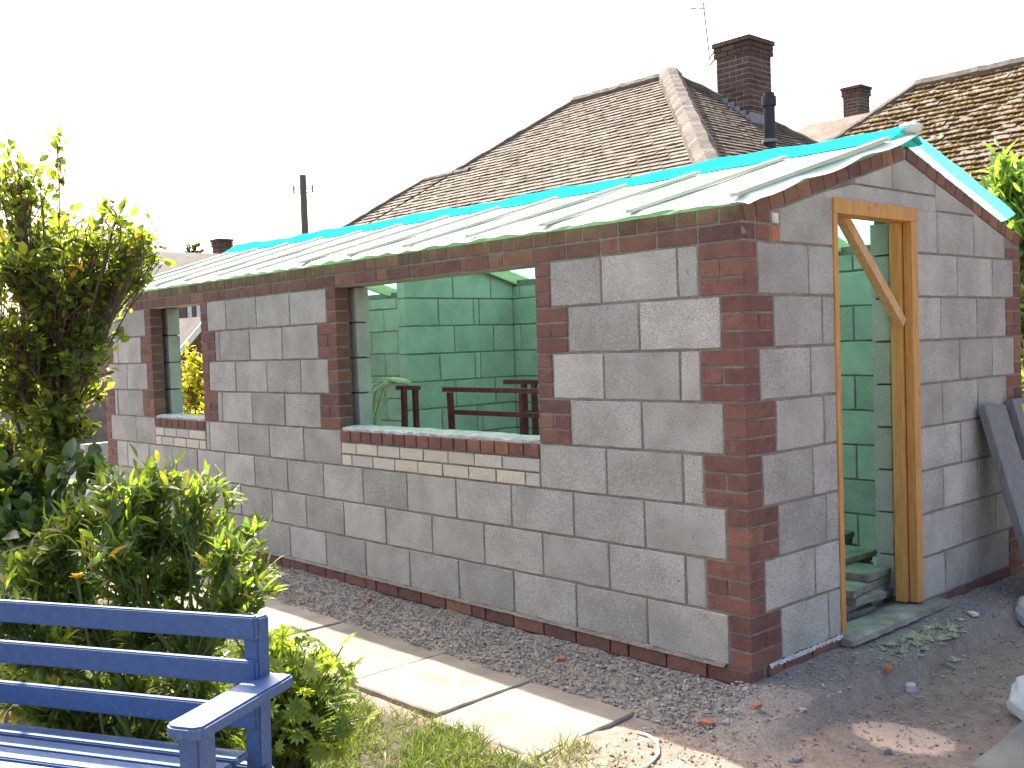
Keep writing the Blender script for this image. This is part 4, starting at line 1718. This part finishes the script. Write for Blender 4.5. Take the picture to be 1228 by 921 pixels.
def hip_house(name, label, A, RLx, drop, pitch, wall_mat, tile_mat, hip_mat, tw, gauge, seed, right_hip=True, left_hip=True, hip_r=.10, wob=.006, hip_stop=None):
    """hipped roof with its ridge along X from RLx to A.x; front slope faces -Y"""
    t = thing(name, label, 'house', (A[0], A[1], -.16))
    tp = math.tan(pitch)
    run = drop / tp
    ez = A[2] - drop
    x0 = RLx - (run if left_hip else 0)
    x1 = A[0] + (run if right_hip else 0)
    y0, y1 = A[1] - run, A[1] + run
    L = run / math.cos(pitch)
    wall = MB().box(x0 + .35, x1 - .35, y0 + .35, y1 - .35, -.2, ez + .02)
    link('wall', wall, wall_mat, t)
    # roof body under the tiles
    m = MB()
    rl, ra = (RLx, A[1], A[2]), (A[0], A[1], A[2])
    if not left_hip:
        rl = (x0, A[1], A[2])
    if not right_hip:
        ra = (x1, A[1], A[2])
    c00, c10, c11, c01 = (x0, y0, ez), (x1, y0, ez), (x1, y1, ez), (x0, y1, ez)
    m.quad(c00, c10, ra, rl).quad(c11, c01, rl, ra).quad(c10, c11, ra).quad(c01, c00, rl).quad(c00, c01, c11, c10)
    roof = link('roof', m, tile_mat, t)
    cs, sn = math.cos(pitch), math.sin(pitch)
    lh = (run / L) if left_hip else 0
    rh = (run / L) if right_hip else 0
    W_ = x1 - x0
    m = tile_plane((x0, y0, ez), (1, 0, 0), (0, cs, sn), lambda u, s: s * lh < u < W_ - s * rh and s < L, W_, L, tw, gauge, seed, wob)
    link('roof_tiles', m, tile_mat, roof, kind='stuff')
    if right_hip:
        W2_ = y1 - y0
        m = tile_plane((x1, y0, ez), (0, 1, 0), (-cs, 0, sn), lambda u, s: s * rh < u < W2_ - s * rh and s < L, W2_, L, tw, gauge, seed + 1, wob)
        link('roof_tiles', m, tile_mat, roof, kind='stuff')
        link('hip', ridge_tube([ra, (x1, y0, ez)], hip_r, seed), hip_mat, roof)
        link('hip', ridge_tube([ra, (x1, y1, ez)], hip_r * .6, seed + 5), hip_mat, roof)
    if left_hip:
        fq = 1.0 if hip_stop is None else (A[2] - hip_stop) / drop
        link('hip', ridge_tube([rl, Vector(rl).lerp(Vector((x0, y0, ez)), fq)], hip_r * .45, seed + 2), hip_mat, roof)
    link('ridge', ridge_tube([rl, ra], hip_r * .6, seed + 3), hip_mat, roof)
    return t, roof


def chimney(parent, cx, cy, wx, wy, z0, z1, courses=True, mat='chimney_brick', cap=True, as_thing=None, bricks=True):
    ch = link('chimney', MB().box(cx - wx / 2 + .006, cx + wx / 2 - .006, cy - wy / 2 + .006, cy + wy / 2 - .006, z0, z1), 'light_mortar', parent)
    if bricks:
        n = int((z1 - z0) / CO)
        for k in range(n):
            z = z1 - (k + 1) * CO
            pr = .028 if cap and 1 <= k <= 2 else (.045 if cap and k == 0 else 0)
            off = .1125 * (k % 2)
            for frame, w in ((((cx - wx / 2, cy - wy / 2 - pr, 0), 0), wx), (((cx + wx / 2 + pr, cy - wy / 2, 0), R90), wy)):
                s = -off if off else 0
                while s < w - .001:
                    a, e = max(s, 0), min(s + .225, w)
                    ea = a - (pr if a == 0 else 0)
                    ee = e + (pr if abs(e - w) < .001 else 0)
                    if ee - ea > .03:
                        unit('brick', mat, ch, frame, ea, ee, z, z + CO, .05 + pr, rag=.002)
                    s += .225
    return ch


pitch = math.radians(37.2)
hA, roofA = hip_house('tiled_bungalow', 'bungalow with brown hipped tile roof behind the workshop', (-7.03, 8.44, 5.20), -8.92, 2.65, pitch, 'house_brick', 'roof_tile', 'hip_cement', .165, .10, 41, hip_r=.17, hip_stop=4.14)
# lower wing at the left with its own hip
tp = math.tan(pitch)
zc = 4.14
run = (5.20 - zc) / tp
wy = 8.44 - run            # where the front slope is at that height
ez = 5.20 - 2.65
ww = 8.44 - 2.65 / tp
x_in, x_out = -10.2, -11.05
r2 = (zc - ez) / tp
m = MB()
m.quad((x_out - r2, ww, ez), (-8.9, ww, ez), (x_in + .4, wy, zc), (x_out, wy, zc)).quad((x_out - r2, wy + r2, ez), (x_out - r2, ww, ez), (x_out, wy, zc)).quad((x_out, wy, zc), (x_in + .4, wy, zc), (x_in + .4, wy + r2, ez), (x_out - r2, wy + r2, ez))
wing = link('wing_roof', m, 'roof_tile', hA)
cs, sn = math.cos(pitch), math.sin(pitch)
hl = r2 / (r2 / cs)
m = tile_plane((x_out - r2, ww, ez), (1, 0, 0), (0, cs, sn), lambda u, s: s * hl < u < (-8.92 - 2.65 / tp) - (x_out - r2) + s * cs and s < r2 / cs, 4.5, r2 / cs, .165, .10, 44)
link('roof_tiles', m, 'roof_tile', wing, kind='stuff')
link('hip', ridge_tube([(x_out, wy, zc), (x_out - r2, ww, ez)], .07, 3), 'hip_cement', wing)
link('ridge', ridge_tube([(x_out, wy, zc), (x_in + .3, wy, zc)], .07, 4), 'hip_cement', wing)
link('wing_wall', MB().box(x_out - r2 + .3, -9.5, ww + .3, wy + r2, -.2, ez + .02), 'house_brick', hA)
# chimney, flashing, flue and aerial
cc = at(889, 100, 15.35)
ccx, ccy = -6.28, 9.20
ztop = at(897, 50, 14.9).z
ch = chimney(hA, ccx, ccy, .56, .56, 3.7, ztop)
m = MB()
for k in range(6):
    x = ccx - .29 + k * .1
    zz = 5.20 - (x + .05 + 7.03) * tp
    m.box(x, x + .11, ccy - .305, ccy - .283, zz - .12, zz + .10)
m.box(ccx + .282, ccx + .31, ccy - .30, ccy + .30, 4.2, 5.2 - (ccx + .3 + 7.03) * tp + .16)
link('flashing', m, 'lead', ch)
link('pot_stub', MB().tube([(ccx, ccy, ztop - .01), (ccx, ccy, ztop + .05)], .12, 10), 'terracotta', ch)
fx = at(923, 160, 13.6)
fl_top = at(923, 112, 13.6)
f = thing('metal_flue', 'slim dark metal flue pipe standing on the roof beside the big chimney', 'flue', (fx.x, fx.y, fx.z - .6))
link('pipe', MB().tube([(fx.x, fx.y, fx.z - .75), (fx.x, fx.y, fl_top.z)], .075, 12), 'black_metal', f)
link('collar', MB().tube([(fx.x, fx.y, fx.z - .12), (fx.x, fx.y, fx.z - .08)], .10, 12), 'lead', f)
link('cowl', MB().tube([(fx.x, fx.y, fl_top.z - .17), (fx.x, fx.y, fl_top.z - .05)], .095, 12), 'black_metal', f)
am = at(852, 78, 15.4)
amt = at(842, -8, 15.4)
a = thing('tv_aerial', 'thin television aerial mast strapped to the side of the big chimney', 'aerial', tuple(am))
link('mast', MB().tube([am, amt], .012, 6), 'grey_metal', a)
bx = at(838, 9, 15.4)
link('boom', MB().tube([at(829, 11, 15.6), at(848, 8, 15.2)], .010, 5), 'grey_metal', a)
for q in (829, 836, 842):
    p = at(q, 10, 15.6 - (q - 829) * .02)
    link('element', MB().tube([p + Vector((-.1, -.15, 0)), p + Vector((.1, .15, 0))], .006, 4), 'grey_metal', a)
for v in (68, 77):
    link('bracket', MB().bar(at(851, v, 15.4), (ccx - .28, ccy - .25, at(851, v, 15.4).z), .03, .03), 'grey_metal', a)

# mossy roofed house at the right
B_ = (-1.0 + 4, 12.23, 5.20)
hB, roofB = hip_house('mossy_house', 'house with moss-covered rough tile roof at the right behind the shrub', (3.0, 12.23, 5.20), -5.16, 2.7, math.radians(41), 'house_brick', 'mossy_tile', 'hip_cement', .20, .125, 61, right_hip=False, hip_r=.22, wob=.03)
rs = np.random.RandomState(17)
mV, mF = [], []
base = np.array([(1, 0, 0), (-1, 0, 0), (0, 1, 0), (0, -1, 0), (0, 0, 1), (0, 0, -1)], float)
faces = np.array([(0, 2, 4), (2, 1, 4), (1, 3, 4), (3, 0, 4), (2, 0, 5), (1, 2, 5), (3, 1, 5), (0, 3, 5)])
pB = math.radians(41)
cB, sB = math.cos(pB), math.sin(pB)
nB = np.array([0, -sB, cB])
runB = 2.7 / math.tan(pB)
k = 0
while k < 8500:
    s = rs.rand() * runB / cB
    x = rs.uniform(-5.16 - runB, 2.5)
    if x < -5.16 - (runB - s * cB) + .05:
        continue
    pn = math.sin(x * 2.3 + s * 3.1) + math.sin(x * 5.1 - s * 4.7 + 1)
    if pn < -.5 and rs.rand() < .7:
        continue
    row = round(s / .125) * .125
    p = np.array([x, 12.23 - runB + row * cB, 2.5 + row * sB]) + nB * .045
    sz = rs.uniform(.018, .06)
    vv = base * (rs.rand(6, 1) * .5 + .75) * sz * np.array([1.6, .8, .7])
    mV.append(vv + p)
    mF.append(faces + 6 * k)
    k += 1
me = bpy.data.meshes.new('moss_clumps')
me.from_pydata(np.concatenate(mV).tolist(), [], np.concatenate(mF).tolist())
link('moss_clumps', me, 'moss', roofB, kind='stuff')

# distant house with its own chimney between the two roofs
p0, p1 = at(1013, 105, 24), at(1040, 105, 24)
hC = thing('far_house', 'distant house whose roof peak and dark chimney show between the two near roofs', 'house', ((p0.x + p1.x) / 2, p0.y + 1.5, -.16))
c = (p0 + p1) / 2
rz_ = at(968, 150, 24)
m = MB()
x0, x1 = rz_.x - 2.6, rz_.x + 4.5
yy0, yy1 = rz_.y - 3.2, rz_.y + 3.2
m.quad((x0, yy0, rz_.z - 2.2), (x1, yy0, rz_.z - 2.2), (x1 - 2.6, rz_.y, rz_.z), (rz_.x, rz_.y, rz_.z)).quad((x0, yy1, rz_.z - 2.2), (x0, yy0, rz_.z - 2.2), (rz_.x, rz_.y, rz_.z)).quad((x1, yy0, rz_.z - 2.2), (x1, yy1, rz_.z - 2.2), (x1 - 2.6, rz_.y, rz_.z)).quad((x1, yy1, rz_.z - 2.2), (x0, yy1, rz_.z - 2.2), (rz_.x, rz_.y, rz_.z), (x1 - 2.6, rz_.y, rz_.z))
link('roof', m, 'roof_tile', hC)
link('wall', MB().box(x0 + .3, x1 - .3, yy0 + .3, yy1 - .3, -.2, rz_.z - 2.15), 'house_brick', hC)
chimney(hC, c.x, c.y, .44, .44, rz_.z - 1.6, c.z, bricks=True, cap=True)

# house far behind the left end, seen above the eaves and through the small window
d = 27
rA, rB = at(178, 301, d + 2), at(236, 300, d)
hD = thing('garden_house', 'brown-roofed brick house with white window behind the far end of the workshop', 'house', (-22.5, 9, -.16))
zr = 4.0
hx, hy = -20.5, 9.0
m = MB()
RX0, RX1, HY0, HY1 = -27.0, -20.0, 5.2, 11.2
ym = 8.2
ezD = 3.0
m.quad((RX1, HY0, ezD), (RX1, HY1, ezD), (RX1 - 2.2, HY1 - 1.8, zr), (RX1 - 2.2, HY0 + 1.8, zr)).quad((RX0, HY0, ezD), (RX1, HY0, ezD), (RX1 - 2.2, HY0 + 1.8, zr), (RX0 + 2.2, HY0 + 1.8, zr)).quad((RX1, HY1, ezD), (RX0, HY1, ezD), (RX0 + 2.2, HY1 - 1.8, zr), (RX1 - 2.2, HY1 - 1.8, zr)).quad((RX0, HY1, ezD), (RX0, HY0, ezD), (RX0 + 2.2, HY0 + 1.8, zr), (RX0 + 2.2, HY1 - 1.8, zr)).quad((RX1 - 2.2, HY0 + 1.8, zr), (RX1 - 2.2, HY1 - 1.8, zr), (RX0 + 2.2, HY1 - 1.8, zr), (RX0 + 2.2, HY0 + 1.8, zr))
link('roof', m, 'brown_roof', hD)
link('wall', MB().box(RX0 + .3, RX1 - .3, HY0 + .3, HY1 - .3, -.2, ezD + .02), 'house_brick', hD)


def on_x(u, v, x):
    dd = CF + CR * ((u - 614) / FPX) + CD * ((v - 460.5) / FPX)
    return CAM + dd * ((x - CAM.x) / dd.x)


wx = RX1 - .3
wp, wq = on_x(223, 360, wx), on_x(231, 387, wx)
win = link('window', MB().box(wx, wx + .03, wp.y - .35, wq.y + .12, wq.z, wp.z + .1), 'glass', hD)
fr_ = MB()
for y in (wp.y - .40, wp.y + .0, wq.y + .08):
    fr_.box(wx + .02, wx + .08, y, y + .09, wq.z - .06, wp.z + .16)
for z in (wq.z - .08, wp.z + .1):
    fr_.box(wx + .024, wx + .084, wp.y - .395, wq.y + .165, z, z + .09)
link('frame', fr_, 'white_paint', win)
q = at(266, 287, 29)
chimney(hD, q.x, q.y, .40, .40, 2.8, q.z, bricks=True)
# small outbuilding in front of it: dark slope with white bargeboard
pa, pb = on_x(224, 409, -15.0), on_x(240, 390, -15.0)
oT = thing('garden_outbuilding', 'small outbuilding with dark sloping roof and white bargeboard seen through the small window', 'shed', (-15.4, pa.y, -.16))
m = MB()
dy = (pb - pa)
e0, e1 = pa - dy * .6, pa + dy * 1.6
m.quad(e0, e1, e1 + Vector((-2.5, 0, 0)), e0 + Vector((-2.5, 0, 0)))
m.quad(e0 - Vector((0, 0, .05)), e0 + Vector((-2.5, 0, -.05)), e1 + Vector((-2.5, 0, -.05)), e1 - Vector((0, 0, .05)))
link('roof', m, 'brown_roof', oT)
link('bargeboard', MB().bar(e0 + Vector((.02, 0, -.04)), e1 + Vector((.02, 0, -.04)), .03, .10), 'white_paint', oT)
m = MB()
m.v = [(-15.05, e0.y + .1, -.2), (-15.05, e1.y - .05, -.2), (-15.05, e1.y - .05, e1.z - .12), (-15.05, e0.y + .1, e0.z - .02), (-17.4, e0.y + .1, -.2), (-17.4, e1.y - .05, -.2), (-17.4, e1.y - .05, e1.z - .12), (-17.4, e0.y + .1, e0.z - .02)]
m.f = [(0, 1, 2, 3), (7, 6, 5, 4), (1, 5, 6, 2), (4, 0, 3, 7), (3, 2, 6, 7)]
link('wall', m, 'house_brick', oT)

# utility pole and distant conifer
pt = at(363, 210, 34)
up = thing('utility_pole', 'dark wooden utility pole with small insulators standing beyond the roofs', 'pole', (pt.x, pt.y, -.16))
link('shaft', MB().tube([(pt.x, pt.y, -.2), (pt.x, pt.y, pt.z)], [.14, .11], 10), 'pole_timber', up)
for dz in (.42, .55):
    for sgn in (-1, 1):
        pp = Vector((pt.x, pt.y, pt.z - dz)) + Vector((.21, .23, 0)) * sgn
        link('insulator', MB().tube([pp, pp + Vector((0, 0, .09))], .035, 6), 'grey_metal', up)
    link('crossarm', MB().bar(Vector((pt.x, pt.y, pt.z - dz - .02)) - Vector((.23, .25, 0)), Vector((pt.x, pt.y, pt.z - dz - .02)) + Vector((.23, .25, 0)), .03, .03), 'grey_metal', up)
cp = at(232, 300, 44)
cl = [((cp.x + dx, cp.y + dy, cp.z + dz), r) for dx, dy, dz, r in ((0, 0, .15, .22), (.15, .1, -.2, .35), (-.15, -.1, -.3, .4), (0, 0, -.7, .6), (.2, .2, -1.2, .8), (-.2, -.2, -1.8, .9))]
shrub('conifer', 'distant dark conifer top poking above the brown roof', 'tree', (cp.x, cp.y, -.17), cl, 'lance', 'dark_leaf', .32, 14, 0, 33, .12, 2, fork=.8, twig_r=.02)

# brick garden wall and stacked blocks beyond the far end
gw = thing('garden_wall', 'low red brick garden wall beyond the far end of the workshop', 'wall', (-12.8, 1.0, -.16))
link('core', MB().box(-13.0, -12.7, -3.2, 3.0, -.2, 1.9), 'mortar', gw)
for k in range(28):
    s = -3.2 - (.11 if k % 2 else 0)
    while s < 2.9:
        if -2.2 < s < 1.2 and (k > 16 or s < .2):
            unit('brick', 'red_brick', gw, ((-12.69, 0, 0), R90), s, s + .225, -.2 + k * CO, -.2 + (k + 1) * CO, .05, rag=.002)
        s += .225
for k, (x, y, z, rz, lb) in enumerate([(-8.3, .35, -.128, .1, 'bottom of the stack'), (-8.28, .38, .09, .05, 'middle of the stack'), (-8.8, .2, -.128, -.1, 'apart from the stack'), (-8.32, .33, .308, .12, 'top of the stack')]):
    o = link('spare_block', unit_mesh(.44, .1, .215, k, .0035, .004), 'concrete_block', None, (x, y, z + .0), (0, 0, R90 + rz))
    tag(o, 'spare concrete block, ' + lb + ', on the sunlit yard beyond the workshop', 'block', 'spare blocks on the yard')
p = onground(68, 596)
o = link('bucket', MB().tube([(-8.2, -.55, -.128), (-8.2, -.55, -.0), (-8.2, -.55, .18), (-8.2, -.55, .185)], [.11, .125, .145, .15], 14), 'teal_plastic')
tag(o, 'teal plastic bucket standing on the sunlit yard behind the leaves', 'bucket')

for o in bpy.data.objects:
    if o.type == 'MESH' and 'kind' in o and o['kind'] not in ('structure', 'stuff'):
        del o['kind']
